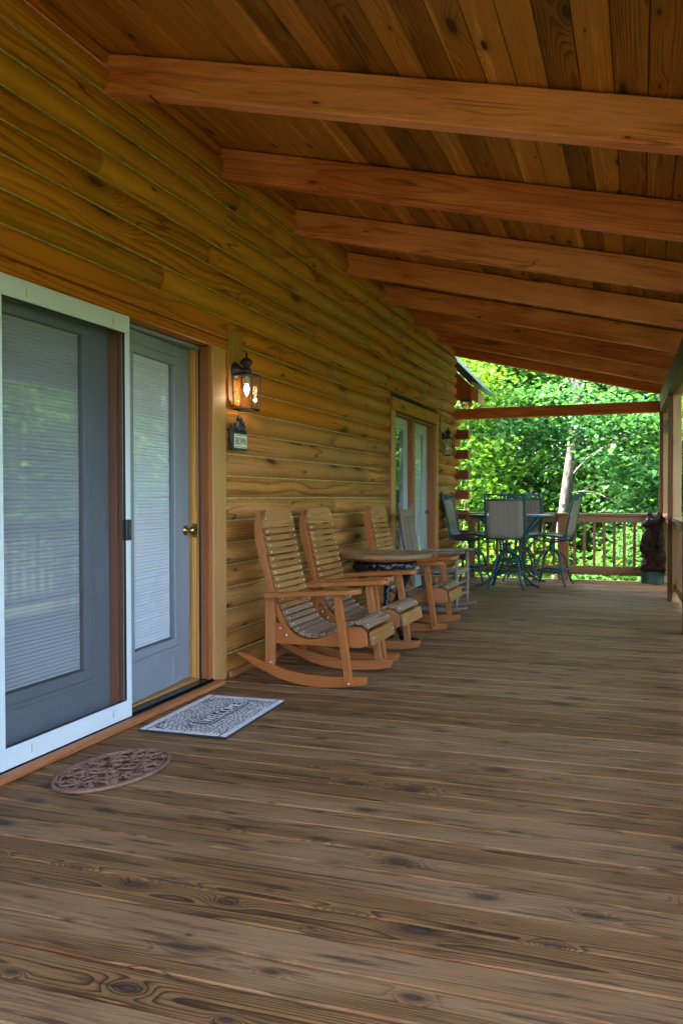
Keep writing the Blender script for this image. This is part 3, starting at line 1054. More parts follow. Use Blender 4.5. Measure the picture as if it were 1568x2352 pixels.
put('rose', mesh('rose', *lathe_geo([(.030, 0), (.031, .004), (.026, .009), (.012, .012), (.011, .030)], 16), smooth=True), M['pewter'], lf2, K)
put('knob', mesh('knob', *lathe_geo([(.010, .028), (.020, .034), (.0275, .046), (.0275, .055), (.020, .064), (.006, .067)], 16), smooth=True), M['pewter'], lf2, K)

# ================================================================== railings
er = empty('railing', (2.1, 12.1, 0), 'brown wooden end railing with square balusters in front of the trees', 'railing', 'porch railings')
plank('cap_rail', (.0, 12.03, .875), (RX(12.1) + .04, 12.17, .912), 'x_yz', M['rail'], er, c=.005)
plank('upper_rail', (.16, 12.075, .79), (RX(12.1) + .0, 12.112, .873), 'x_zy', M['rail'], er, c=.003)
plank('lower_rail', (.16, 12.075, .112), (RX(12.1) + .0, 12.112, .195), 'x_zy', M['rail'], er, c=.003)
plank('lower_rail_cleat', (.20, 12.085, .072), (RX(12.1) + .0, 12.112, .111), 'x_zy', M['rail'], er, c=.003)
for i in range(19):
    xb = 2.427 - .1295 * i + (.0 if i < 7 else -.02)
    if 1.40 < xb < 1.62: continue
    if xb < .2: break
    plank('baluster', (xb - .018, 12.078, .14), (xb + .018, 12.114, .84), 'z_xy', M['rail'], er, c=.003, extra=T(0, 0, .0375))
plank('newel_post', (1.435, 12.025, -.2), (1.575, 12.165, .873), 'z_xy', M['trim_red'], er, c=.005)
plank('newel_post', (.20, 12.02, -.2), (.29, 12.11, .873), 'z_xy', M['rail'], er, c=.004)

sr = empty('railing', (2.9, 6, 0), 'side railing running along the open side behind the porch posts', 'railing', 'porch railings')
posts = [.5, 2.85, 5.2, 7.55, 9.92, 12.12]
for a, b in zip([-1.2] + posts, posts):
    lo, hi = a + .137, b - .002
    if a == -1.2: lo = a
    xm = RX((a + b) / 2)
    for nm, z0, z1, x0, x1 in (('cap_rail', .875, .912, .04, .18), ('upper_rail', .79, .873, .075, .112), ('lower_rail', .112, .195, .075, .112)):
        bar(nm, (RX(lo) + (x0 + x1) / 2, lo, (z0 + z1) / 2), (RX(hi) + (x0 + x1) / 2, hi, (z0 + z1) / 2), z1 - z0, x1 - x0, M['post'] if nm == 'cap_rail' else M['rail'], sr)
    n = int((hi - lo) / .13)
    for i in range(n):
        yb = lo + (hi - lo) * (i + .5) / n
        plank('baluster', (RX(yb) + .113, yb - .018, .13), (RX(yb) + .149, yb + .018, .86), 'z_xy', M['rail'], sr, c=.003)

# ================================================================== rocking chairs
CX = .60
CURVE = [(.272, 1.065), (.287, .96), (.31, .85), (.335, .73), (.365, .60), (.402, .475), (.452, .375), (.525, .312), (.615, .295), (.715, .315),
         (.81, .36), (.88, .385), (.935, .380), (.972, .350)]
cpath = smooth_path([(a, 0, b) for a, b in CURVE], 10)
clen = [0.]
for a, b in zip(cpath, cpath[1:]): clen.append(clen[-1] + (b - a).length)


def at_len(s):
    for i in range(len(clen) - 1):
        if clen[i + 1] >= s:
            t = (s - clen[i]) / (clen[i + 1] - clen[i])
            return cpath[i].lerp(cpath[i + 1], t), (cpath[i + 1] - cpath[i]).normalized()
    return cpath[-1], (cpath[-1] - cpath[-2]).normalized()


def slat_mesh(L, w, t, mat, clip=0.):
    if clip:
        h, q = L / 2, w / 2
        v, f = prism_geo([(-h, -q), (h, -q), (h, q - clip), (h - clip * .6, q - clip * .12), (h - clip * 1.3, q), (-h + clip * 1.3, q), (-h + clip * .6, q - clip * .12), (-h, q - clip)], t)
    else:
        v, f = box_geo(L, w, t, .0035)
    parts = [(v, f)]
    nf = len(f)
    for sx in (-1, 1):
        parts.append(xf(lathe_geo([(.0055, -.001), (.0055, .0012), (.003, .002)], 8), T(sx * (L / 2 - .028), 0, t / 2)))
    m = mesh('slat', *join(parts))
    m.materials.append(mat); m.materials.append(M['plug'])
    for i, p in enumerate(m.polygons):
        if i >= nf: p.material_index = 1
    return m


def make_adirondack():
    t = empty('rocking_chair', (CX, 0, 0))
    HW = .255
    # rockers, rails, stiles on both sides
    rk = [(.131, .176), (.25, .108), (.4, .043), (.52, .013), (.66, .0), (.8, .008), (.9, .022), (.965, .038), (.975, .085), (.88, .079), (.75, .071), (.6, .074), (.45, .094), (.321, .131), (.22, .163), (.14, .184)]
    rkm = prism_mesh('rocker', [(a - CX, b) for a, b in rk], .036, .003)
    top = [(p.x - .012, p.z - .012) for p in cpath if p.x > .40 and p.z < .48]
    rail = [(.402, .385), (.318, .373), (.310, .245), (.93, .245), (.965, .258), (.962, .335)]
    top2 = [(a, b) for a, b in top if .42 < a < .955]
    railp = [(.313, .245), (.313, .373), (.40, .373)] + [(a, b) for a, b in top2 if b < .372 or a > .6] + [(.962, .335), (.968, .262), (.93, .245)]
    railm = prism_mesh('seat_rail', [(a - CX, b) for a, b in railp], .034, .003)
    outer = [(.275, 1.05), (.243, 1.035), (.226, .97), (.232, .88), (.262, .76), (.302, .64), (.338, .53), (.372, .43), (.405, .36), (.45, .31)]
    inner = [(p.x - .010, p.z - .004) for p in cpath if p.z > .37 and p.x < .5][::-1]
    stm = prism_mesh('back_stile', [(b, a - CX) for a, b in outer + inner], .034, .003)
    for s in (-1, 1):
        put('rocker', rkm, M['chair_side'], t, wm(t) @ frame('x_zy', (0, s * (HW + .018), 0)))
        put('seat_rail', railm, M['chair_side'], t, wm(t) @ frame('x_zy', (0, s * (HW - .02), 0)))
        put('back_stile', stm, M['chair_side'], t, wm(t) @ frame('z_xy', (0, s * (HW - .030), 0)))
        B = Vector((0, 0, 0))
        yf = s * (HW + .055)
        bar('front_leg', (.873, yf, .030), (.800, yf, .562), .046, .036, M['chair_side'], t, upv=(1, 0, 0))
        bar('rear_leg', (.350, s * (HW - .02 + s * 0) + s * .036, .118), (.352, s * (HW + .016), .528), .060, .034, M['chair_side'], t, upv=(1, 0, 0))
        # arm, widening to a rounded front
        ap = [(.335, -.035), (.335, .035), (.60, .050), (.80, .058), (.90, .055), (.935, .035), (.945, 0), (.935, -.035), (.90, -.055), (.80, -.058), (.60, -.050)]
        am = prism_mesh('arm', [(a - .64, b) for a, b in ap], .030, .004)
        ang_ = math.atan2(.045, .6)
        put('arm', am, M['chair_side'], t, T(.64, s * (HW + .045), .568) @ Matrix.Rotation(-ang_, 4, 'Y'))
        for (bx_, bz_) in ((.873, .045), (.36, .135), (.33, .34), (.41, .34), (.35, .27), (.45, .30)):
            yb = s * (HW + .074) if bx_ > .8 else (s * (HW + .037) if bz_ < .2 else s * (HW + .001))
            put('bolt', mesh('bolt', *lathe_geo([(.0075, 0), (.007, .003), (.004, .006)], 8)), M['steel'], t, T(bx_, yb, bz_) @ Matrix.Rotation(-s * math.pi / 2, 4, 'X'))
    plank('cross_bar', (.33, -HW, .26), (.36, HW, .33), 'y_zx', M['chair_side'], t)
    plank('cross_bar', (.80, -HW, .26), (.83, HW, .32), 'y_zx', M['chair_side'], t)
    # slats along the curve
    s = 0.
    first = True
    i = 0
    while True:
        w = .112 if first else (.0345 if s < .78 else .043)
        g_ = .0085 if s < .78 else .005
        if s + w > clen[-1]: break
        p, d = at_len(s + w / 2)
        n = Vector((-d.z, 0, d.x))
        if n.x < 0 and n.z <= 0: n = -n
        nn = Vector((0, 1, 0)).cross(d)   # outward (front/up) side
        if nn.x + nn.z < 0: nn = -nn
        X = Vector((0, 1, 0)) if True else None
        Yv = -d
        Z = X.cross(Yv)
        if Z.dot(nn) < 0:
            X = -X
            Z = X.cross(Yv)
        L = .475
        mt = M['slat'] if s < .62 else M['seat_slat']
        put('slat', slat_mesh(L, w, .020, mt, .058 if first else 0), None, t, frame((X, Yv, Z), p + Z * .004))
        s += w + g_
        first = False
        i += 1
    # front lip slat
    put('slat', slat_mesh(.475, .084, .020, M['slat']), None, t, frame((Vector((0, 1, 0)), Vector((-.16, 0, .987)), Vector((.987, 0, .16))), (.985, 0, .303)))
    return t


ch = make_adirondack()
GR = 'slatted rocking chairs against the log wall'
seats = [(5.085, .0, 0.0, 'slatted rocking chair nearest the patio door, front of the facing pair'),
         (5.875, -.015, -.02, 'slatted rocking chair second from the patio door, beside the round side table'),
         (7.33, .0, .0, 'slatted rocking chair just beyond the round table, third from the patio door')]
for i, (yc, dx, rz, lab) in enumerate(seats):
    o = ch if i == 0 else copy_tree(ch)
    tag(o, lab, 'rocking chair', GR)
    o.matrix_basis = T(CX + dx, yc, 0) @ Matrix.Rotation(rz, 4, 'Z')

# ---------------------------------------------------------------- grey spindle rocker before the far door
gr = empty('spindle_rocker', (.5, 8.55, 0), 'old grey turned-post rocking chair in front of the far double door', 'rocking chair')


def gpt(x, y_, z): return Vector((x, 8.55 + y_, z))


for s in (-1, 1):
    tube('back_post', smooth_path([gpt(.37, s * .22, .06), gpt(.325, s * .22, .40), gpt(.262, s * .225, .68), gpt(.212, s * .225, 1.04), gpt(.208, s * .225, 1.075)], 5),
         [.019] * 20 + [.008], M['old'], gr, 10)
    tube('front_post', [gpt(.80, s * .27, .055), gpt(.80, s * .27, .10), gpt(.80, s * .27, .12), gpt(.80, s * .27, .40), gpt(.80, s * .27, .575)], [.013, .016, .021, .021, .017], M['old'], gr, 10)
    am = prism_mesh('arm', [(-.29, -.025), (-.29, .025), (.10, .038), (.24, .045), (.27, .03), (.27, -.03), (.24, -.045), (.10, -.038)], .022, .004)
    put('arm', am, M['old'], gr, T(.605, 8.55 + s * .265, .588) @ Matrix.Rotation(-.03, 4, 'Y'))
    rkp = [(.02, .10), (.2, .045), (.4, .012), (.58, .0), (.76, .010), (.90, .04), (.905, .062), (.76, .05), (.58, .04), (.4, .05), (.2, .085), (.03, .125)]
    put('rocker', prism_mesh('rocker', [(a - .5, b) for a, b in rkp], .03, .003), M['old'], gr, frame('x_zy', (.5, 8.55 + s * .245, 0)))
    tube('stretcher', [gpt(.39, s * .235, .20), gpt(.80, s * .265, .20)], .012, M['old'], gr, 8)
for z_ in (.16, .28):
    tube('stretcher', [gpt(.80, -.26, z_), gpt(.80, .26, z_)], .013, M['old'], gr, 8)
plank('top_slat', (.210, 8.55 - .215, .945), (.232, 8.55 + .215, 1.015), 'y_zx', M['old'], gr, c=.005)
plank('back_rail', (.290, 8.55 - .21, .47), (.315, 8.55 + .21, .52), 'y_zx', M['old'], gr, c=.005)
for i in range(5):
    yo = -.15 + .075 * i
    bar('back_slat', gpt(.302, yo, .50), gpt(.222, yo, .955), .042, .011, M['old'], gr, upv=(0, 1, 0))
# woven seat: a wrapped pad of cords
wv = []
for i in range(30):
    yy_ = -.26 + .52 * i / 29
    loop = [(.40, yy_, .405), (.60, yy_, .392), (.80, yy_, .405), (.825, yy_, .39), (.80, yy_, .372), (.60, yy_, .36), (.40, yy_, .372), (.38, yy_, .39)]
    wv.append(tube_geo([(a, 8.55 + b, c) for a, b, c in loop], .0092, 5, True))
put('woven_seat', mesh('woven_seat', *join(wv), smooth=True), plain('woven_cord', (.30, .23, .155), .8, noise=.35, nscale=40), gr)

# ---------------------------------------------------------------- round side table on a black carved pedestal
TX, TY = .60, 6.47
tb = empty('side_table', (TX, TY, 0), 'round wooden side table on a black carved pedestal between rocking chairs', 'table')
RT = .365
nb = 6
for i in range(nb):
    a, b = -RT + 2 * RT * i / nb, -RT + 2 * RT * (i + 1) / nb - .003
    pts = []
    for k in range(9):
        yy_ = a + (b - a) * k / 8
        pts.append((math.sqrt(max(.0004, RT * RT - yy_ * yy_)), yy_))
    poly = pts + [(-x_, y_) for x_, y_ in pts[::-1]]
    put('top_board', prism_mesh('top_board', poly, .036, .006), M['slat'] if i % 2 else M['seat_slat'], tb,
        T(TX, TY, .690) @ Matrix.Rotation(R(62), 4, 'Z'))
ringv = lathe_geo([(RT - .10, .655), (RT - .04, .655), (RT - .04, .671), (RT - .10, .671)], 36, False)
ringv[1].append  # closed below by the band
put('top_cleat', mesh('top_cleat', *lathe_geo([(.27, .650), (.285, .655), (.285, .671), (.27, .671)], 32)), M['chair_side'], tb, T(TX, TY, 0))


def blob(name, balls, mat, parent, M_, vox=.012, disp=0., dscale=.03, smooth=2):
    """one continuous carved body: overlapping ellipsoids fused by a voxel remesh"""
    bm = bmesh.new()
    for (c, r_, *rot) in balls:
        r_ = r_ if isinstance(r_, (tuple, list)) else (r_, r_, r_)
        mt = T(*c)
        if rot: mt = mt @ Euler(rot[0]).to_matrix().to_4x4()
        bmesh.ops.create_icosphere(bm, subdivisions=3, radius=1., matrix=mt @ Matrix.Diagonal((*r_, 1)))
    m = bpy.data.meshes.new(name)
    bm.to_mesh(m); bm.free()
    o = put(name, m, mat, parent, M_)
    md = o.modifiers.new('fuse', 'REMESH'); md.mode = 'VOXEL'; md.voxel_size = vox; md.use_smooth_shade = True
    if smooth:
        sm_ = o.modifiers.new('smooth', 'SMOOTH'); sm_.iterations = smooth; sm_.factor = .5
    if disp:
        tx = bpy.data.textures.get('carve_%g' % dscale) or bpy.data.textures.new('carve_%g' % dscale, 'CLOUDS')
        tx.noise_scale = dscale; tx.noise_depth = 3
        dm = o.modifiers.new('carve', 'DISPLACE'); dm.texture = tx; dm.strength = disp; dm.mid_level = .5; dm.texture_coords = 'LOCAL'
    return o


# pedestal: a shaggy black collar under the top, three curved legs ending in paws, a low tray
balls = []
for k in range(26):
    a = 2 * math.pi * k / 26
    balls.append(((math.cos(a) * .215, math.sin(a) * .215, .615 + .012 * math.sin(k * 2.3)), (.035, .035, .036)))
for k in range(3):
    a = R(-20 + 120 * k)
    for s_ in range(15):
        t_ = s_ / 14
        r_ = .225 - .17 * math.sin(math.pi * min(1, t_ * 1.0) * .5) + .22 * max(0, t_ - .55) ** 1.2 * 1.9
        z_ = .60 - .575 * t_
        th_ = .048 - .020 * math.sin(math.pi * t_)
        balls.append(((math.cos(a) * r_, math.sin(a) * r_, z_), th_))
    balls.append(((math.cos(a) * .27, math.sin(a) * .27, .03), (.055, .045, .030), (0, 0, a)))
blob('carved_pedestal', balls, M['blackbear'], tb, T(TX, TY, 0), .012, .022, .022, 1)
put('pedestal_tray', mesh('pedestal_tray', *lathe_geo([(.12, .205), (.135, .210), (.135, .222), (.12, .226)], 24)), M['blackbear'], tb, T(TX, TY, 0))

# ================================================================== patio set
PX, PY = .925, 11.22
pt = empty('patio_table', (PX, PY, 0), 'tall round dark green metal table with glass top at the porch end', 'table')
RP = .53
put('table_rim', mesh('table_rim', *tube_geo([(RP * math.cos(2 * math.pi * k / 48), RP * math.sin(2 * math.pi * k / 48), .888) for k in range(48)], .018, 8, True), smooth=True), M['green'], pt, T(PX, PY, 0))
put('glass_top', mesh('glass_top', *lathe_geo([(RP - .012, .893), (RP - .012, .899)], 48)), M['tableglass'], pt, T(PX, PY, 0))
tube('top_support', [(RP * math.cos(a), RP * math.sin(a), .876) for a in [k * math.pi / 12 for k in range(24)]], .008, M['green'], pt, 6, True, T(PX, PY, 0))
for k in range(4):
    a = R(45 + 90 * k)
    prof = [(.50, .872), (.42, .80), (.30, .70), (.20, .60), (.175, .45), (.185, .30), (.26, .15), (.40, .05), (.545, .012)]
    tube('table_leg', smooth_path([(r_ * math.cos(a), r_ * math.sin(a), z_) for r_, z_ in prof], 4), .0155, M['green'], pt, 8, False, T(PX, PY, 0))
for z_, r_ in ((.44, .175), (.33, .18), (.30, .185)):
    tube('leg_ring', [(r_ * math.cos(2 * math.pi * k / 28), r_ * math.sin(2 * math.pi * k / 28), z_) for k in range(28)], .010, M['green'], pt, 6, True, T(PX, PY, 0))


def make_stool():
    """faces +X; origin at the base centre"""
    t = empty('swivel_stool', (0, 0, 0))
    g = M['green']
    side = smooth_path([(.235, 0, .622), (.20, 0, .640), (.08, 0, .655), (-.08, 0, .640), (-.18, 0, .632), (-.225, 0, .68), (-.245, 0, .78), (-.285, 0, .98), (-.330, 0, 1.165)], 5)
    for s in (-1, 1):
        tube('side_frame', [(p.x, s * .235, p.z) for p in side], .0145, g, t, 8)
        low = smooth_path([(.18, 0, .625), (.10, 0, .585), (-.12, 0, .575), (-.215, 0, .60), (-.24, 0, .70)], 4)
        tube('lower_frame', [(p.x, s * .225, p.z) for p in low], .011, g, t, 8)
        # scrolled finial on top of the post
        sc = [(-.330 - .012 * math.sin(a), s * .235, 1.165 + .012 - .012 * math.cos(a)) for a in [k * .6 for k in range(8)]]
        tube('finial', sc, .009, g, t, 6)
    for p in ((.225, .628), (-.205, .628), (-.315, 1.10)):
        tube('cross_tube', [(p[0], -.235, p[1]), (p[0], .235, p[1])], .011, g, t, 8)
    tube('top_rail', [(-.332, -.235, 1.163), (-.332, .235, 1.163)], .010, g, t, 8)
    # cast leaf scrolls between the two top rails
    sc = []
    for s in (-1, 1):
        for (c0, rr_) in ((.06, .026), (.13, .024), (.185, .020)):
            sc.append(tube_geo([(-.324 + .0025 * 0, s * (c0 + rr_ * math.cos(a) * (1 - k * .045)), 1.132 + rr_ * math.sin(a) * (1 - k * .045)) for k, a in enumerate([j * .55 for j in range(14)])], .0042, 5))
        sc.append(tube_geo(smooth_path([(-.320, s * .03, 1.105), (-.324, s * .07, 1.150), (-.326, s * .13, 1.112), (-.326, s * .20, 1.155)], 5), .0045, 5))
    sc.append(xf(lathe_geo([(.004, -.030), (.016, -.008), (.016, .008), (.004, .030)], 8), T(-.325, 0, 1.132)))
    put('cast_scroll', mesh('cast_scroll', *join(sc), smooth=True), g, t)
    # sling fabric, one sheet along the frame
    sp_ = [p for p in side if p.z < 1.10]
    v, f = [], []
    for p in sp_:
        for j in range(7):
            yv = -.222 + .444 * j / 6
            v.append((p.x + .004 + (.010 * math.cos(yv * 6.5) - .010), yv, p.z - (.012 * math.cos(yv * 6.5) if p.z < .70 else 0)))
    for i in range(len(sp_) - 1):
        for j in range(6):
            k = i * 7 + j
            f.append([k, k + 1, k + 8, k + 7])
    o = put('sling', mesh('sling', v, f, True), M['sling'], t)
    sl = o.modifiers.new('thick', 'SOLIDIFY'); sl.thickness = .003
    put('seam', mesh('seam', *box_geo(.006, .444, .004, .001)), M['black'], t, T(-.238, 0, .80))
    # swivel and base
    put('swivel_post', mesh('swivel_post', *lathe_geo([(.030, .470), (.034, .480), (.034, .54), (.060, .560), (.060, .572), (.02, .575)], 16), smooth=False), g, t)
    put('swivel_hub', mesh('swivel_hub', *lathe_geo([(.03, .440), (.055, .448), (.058, .462), (.03, .470)], 16)), g, t)
    for k in range(4):
        a = R(45 + 90 * k)
        prof = [(.03, .452), (.10, .432), (.17, .375), (.212, .29), (.235, .19), (.262, .10), (.31, .012)]
        tube('leg', smooth_path([(r_ * math.cos(a), r_ * math.sin(a), z_) for r_, z_ in prof], 4), .0140, g, t, 8)
    q = [(.232 * math.cos(R(45 + 90 * k)), .232 * math.sin(R(45 + 90 * k)), .205) for k in range(4)]
    ft = []
    for k in range(4):
        a, b = Vector(q[k]), Vector(q[(k + 1) % 4])
        ft.append(tube_geo([a, b], .011, 6))
        ft.append(tube_geo(smooth_path([a + Vector((0, 0, -.05)), (a + b) / 2 + Vector((0, 0, -.008)), b + Vector((0, 0, -.05))], 5), .0065, 5))
    put('foot_rest', mesh('foot_rest', *join(ft), smooth=True), g, t)
    return t


st = make_stool()
stools = [(.955, 10.67, 90, 'green swivel stool with its tan back turned to the camera'),
          (1.435, 11.22, 172, 'green swivel stool beside the railing newel post, seen in profile'),
          (.395, 11.22, -4, 'green swivel stool beside the log wall, its striped sling facing the table'),
          (.985, 11.72, -90, 'green swivel stool mostly hidden behind the table, against the end railing')]
for i, (x_, y_, d_, lab) in enumerate(stools):
    o = st if i == 0 else copy_tree(st)
    tag(o, lab, 'stool', 'swivel stools around the tall table')
    o.matrix_basis = T(x_, y_, 0) @ Matrix.Rotation(R(d_), 4, 'Z')
    if i == 0:
        put('hang_tag', mesh('hang_tag', *box_geo(.002, .022, .05, .0005)), M['tagwhite'], o, T(x_, y_, 0) @ Matrix.Rotation(R(d_), 4, 'Z') @ T(-.282, .20, .93))
        tube('tilt_strap', [wm(o) @ Vector(p) for p in ((.2, -.1, .60), (.2, -.22, .585))], .004, M['rust'], o, 5)

# ---------------------------------------------------------------- carved bear
BX, BY = 2.655, 11.93
br_ = empty('carved_bear', (BX, BY, 0), 'dark carved wooden bear standing on a teal block by the corner post', 'statue')
put('block_base', prism_mesh('block_base', [(.155 * math.cos(R(22.5 + 45 * k)), .155 * math.sin(R(22.5 + 45 * k))) for k in range(8)], .158, .004), M['greenbase'], br_, T(BX, BY, .080))
balls = [((0, 0, .27), (.140, .125, .13)), ((0, 0, .42), (.138, .125, .16)), ((.010, 0, .58), (.135, .115, .15)), ((.02, 0, .70), (.115, .10, .10)),
         ((.005, -.005, .815), (.105, .092, .095)), ((-.078, -.035, .785), (.060, .050, .046)), ((-.112, -.045, .772), (.032, .034, .030)),
         ((-.040, -.055, .918), (.033, .022, .040)), ((.078, .035, .918), (.036, .024, .042)),
         ((-.085, -.085, .60), (.055, .050, .13), (.2, .25, 0)), ((-.115, -.085, .48), (.050, .045, .075)), ((-.06, .10, .58), (.055, .05, .13)),
         ((.08, -.085, .55), (.060, .055, .14)), ((.075, -.09, .36), (.085, .065, .14)), ((-.075, -.06, .22), (.085, .075, .065)), ((.07, -.06, .22), (.085, .075, .065)),
         ((-.05, .07, .22), (.08, .06, .065)), ((.06, .07, .30), (.07, .06, .13))]
blob('bear_body', [((c[0][0] * 1.04, c[0][1] * 1.04, c[0][2]), tuple(q * 1.03 for q in c[1])) + tuple(c[2:]) for c in balls], M['bear'], br_, T(BX, BY, -.012), .011, .020, .035, 3)
for (x_, y_, z_) in ((-.07, -.072, .838), (-.02, -.088, .842)):
    bm = bmesh.new(); bmesh.ops.create_icosphere(bm, subdivisions=2, radius=.009); m_ = bpy.data.meshes.new('eye'); bm.to_mesh(m_); bm.free()
    put('eye', m_, M['eyewhite'], br_, T(BX + x_, BY + y_, z_))

# ================================================================== wall lanterns
def make_lantern(name, y0, z0, lit, metal, label):
    t = empty(name, (.05, y0, z0), label, 'wall lamp', 'wall lanterns beside the doors')
    RYm = Matrix.Rotation(math.pi / 2, 4, 'Y')
    put('back_plate', mesh('back_plate', *lathe_geo([(.056, 0), (.058, .006), (.054, .014), (.046, .018), (.044, .026), (.036, .032), (.022, .045), (.014, .070), (.012, .082)], 28), smooth=True),
        metal, t, T(.0325, y0, z0) @ RYm)
    cx, cy = .105, y0 + .02
    put('arm_collar', mesh('arm_collar', *lathe_geo([(.024, -.02), (.030, -.012), (.030, .014), (.022, .020), (.024, .030), (.040, .050), (.042, .056), (.036, .066), (.026, .080), (.008, .086), (.0075, .115), (.004, .122)], 24), smooth=True),
        metal, t, T(cx, cy, z0 - .002))
    hs = .066
    zt, zb = z0 - .030, z0 - .248
    put('lantern_cap', mesh('lantern_cap', *lathe_geo([(hs * 1.48, 0), (hs * 1.48, .008), (hs * 1.2, .014), (.035, .022)], 4)), metal, t, T(cx, cy, zt - .004) @ Matrix.Rotation(math.pi / 4, 4, 'Z'))
    fr_ = []
    hb = hs * .95
    for sx in (-1, 1):
        for sy in (-1, 1):
            fr_.append(tube_geo([(sx * hs, sy * hs, zt - z0), (sx * hb, sy * hb, zb - z0)], .0058, 4))
    for z_, h_ in ((zb - z0, hb), (zt - z0, hs)):
        for (a, b) in (((-h_, -h_), (h_, -h_)), ((h_, -h_), (h_, h_)), ((h_, h_), (-h_, h_)), ((-h_, h_), (-h_, -h_))):
            fr_.append(tube_geo([(*a, z_), (*b, z_)], .0065, 4))
    put('lantern_frame', mesh('lantern_frame', *join(fr_)), metal, t, T(cx, cy, z0))
    zm = (zt + zb) / 2
    for k in range(4):
        Mk = T(cx, cy, zm) @ Matrix.Rotation(math.pi / 2 * k, 4, 'Z')
        h2 = (zt - zb) / 2
        put('glass_pane', mesh('glass_pane', [(hs * .955, -hs, -h2), (hs * .955, hs, -h2), (hs * .98, hs, h2), (hs * .98, -hs, h2)], [[0, 1, 2, 3]]), M['lampglass'], t, Mk)
        cm = []
        xx = hs * .975
        dd = [(0, .048), (.026, 0), (0, -.048), (-.026, 0)]
        for a, b in zip(dd, dd[1:] + dd[:1]): cm.append(tube_geo([(xx, *a), (xx, *b)], .0016, 4))
        for a, b in (((0, .048), (0, h2)), ((0, -.048), (0, -h2)), ((.026, 0), (hs, 0)), ((-.026, 0), (-hs, 0))): cm.append(tube_geo([(xx, *a), (xx, *b)], .0016, 4))
        put('lead_came', mesh('lead_came', *join(cm)), M['came'], t, Mk)
    put('bulb_socket', mesh('bulb_socket', *lathe_geo([(.018, 0), (.018, -.045), (.015, -.05)], 14)), M['porcelain'], t, T(cx, cy, zt - .005))
    bprof = [(.008, -.050), (.013, -.062), (.0165, -.080), (.014, -.098), (.007, -.116), (.002, -.126)]
    put('bulb', mesh('bulb', *lathe_geo(bprof, 14), smooth=True), M['bulb'] if lit else M['lampglass'], t, T(cx, cy, zt - .005))
    if lit:
        ld = bpy.data.lights.new('lantern_light', 'POINT')
        ld.energy = .05
        ld.color = (1., .68, .42)
        ld.shadow_soft_size = .014
        lo = bpy.data.objects.new('lantern_light', ld)
        COL.objects.link(lo)
        lo.parent = t
        lo.matrix_basis = wm(t).inverted() @ T(cx, cy + .0, zt - .142)
    return t


for (yb, zb_) in ((4.985, 1.96), (11.12, 1.94)):
    put('lamp_mount', prism_mesh('lamp_mount', [(.25, -.11), (.25, .09), (-.19, .09), (-.225, .04), (-.225, -.06), (-.19, -.11)], .04, .004), M['block'], cabin,
        frame('z_yx', (.012, yb + .02, zb_)))
make_lantern('wall_lantern', 4.985, 1.955, True, M['lampmetal'], 'lit bronze wall lantern with leaded glass beside the patio door')
make_lantern('wall_lantern', 11.12, 1.935, False, M['lampmetal2'], 'unlit black wall lantern beside the far double door')

# ---------------------------------------------------------------- name plaque with cubs
pq = empty('name_plaque', (.04, 5.01, 1.5), 'dark green name plaque with black bear cubs reading BROWN', 'plaque')
Mq = frame('y_zx', (.048, 5.0, 1.505))
put('plaque_board', mesh('plaque_board', *box_geo(.212, .115, .022, .003)), M['plaquegreen'], pq, Mq)
put('plaque_face', mesh('plaque_face', *box_geo(.182, .088, .003, .001)), M['cream'], pq, Mq @ T(.006, 0, .0125))
tm = text_mesh('lettering', 'BROWN', .062, M['ink'])
xs_ = [v_.co.x for v_ in tm.vertices]; ys_ = [v_.co.y for v_ in tm.vertices]
sx_, sy_ = .152 / (max(xs_) - min(xs_)), .048 / (max(ys_) - min(ys_))
mx_, my_ = (max(xs_) + min(xs_)) / 2, (max(ys_) + min(ys_)) / 2
for v_ in tm.vertices: v_.co.x = (v_.co.x - mx_) * sx_; v_.co.y = (v_.co.y - my_) * sy_
put('lettering', tm, None, pq, Mq @ T(.006, 0, .0145))
for dy in (.036, -.036):
    put('ruled_line', mesh('ruled_line', *box_geo(.160, .0035, .001, .0002)), M['ink'], pq, Mq @ T(.006, dy, .0145))
cub = [((0, .010, 0), (.020, .026, .018)), ((0, .048, .004), (.017, .017, .016)), ((.014, .046, .010), (.009, .008, .008)), ((-.008, .064, 0), (.006, .007, .005)),
       ((.010, .064, 0), (.006, .007, .005)), ((-.014, -.008, .008), (.010, .012, .010)), ((.016, .004, .012), (.007, .020, .007))]
for (dx, dy, sc_) in ((-.005, .062, 1.25), (.045, .060, .9), (.078, .055, .62), (-.055, .060, .70)):
    o = blob('bear_cub', [(tuple(c_ * sc_ for c_ in c), tuple(r_ * sc_ for r_ in rr_)) for c, rr_ in cub], M['cubs'], pq, Mq @ T(dx, dy + .015 * sc_, .004), .0035, 0, 1, 1)
    bm = bmesh.new(); bmesh.ops.create_icosphere(bm, subdivisions=2, radius=.006 * sc_); m_ = bpy.data.meshes.new('muzzle'); bm.to_mesh(m_); bm.free()
    put('muzzle', m_, M['cubface'], o, wm(o) @ T(.022 * sc_, .045 * sc_, .013 * sc_))
blob('bear_cub', [((-.100, .035, 0), (.022, .030, .018)), ((-.108, -.005, 0), (.014, .040, .014)), ((-.09, .065, .004), (.016, .016, .014))], M['cubs'], pq, Mq @ T(-.012, .02, .004), .0035, 0, 1, 1)
for (dx, dy) in ((-.035, .100), (-.028, .112), (.085, .085), (.092, .10), (-.045, .092)):
    put('leaf_sprig', mesh('leaf_sprig', *xf(box_geo(.024, .010, .004, .002), Matrix.Rotation(dx * 60, 4, 'Z'))), M['leafgrey'], pq, Mq @ T(dx, dy, .012))

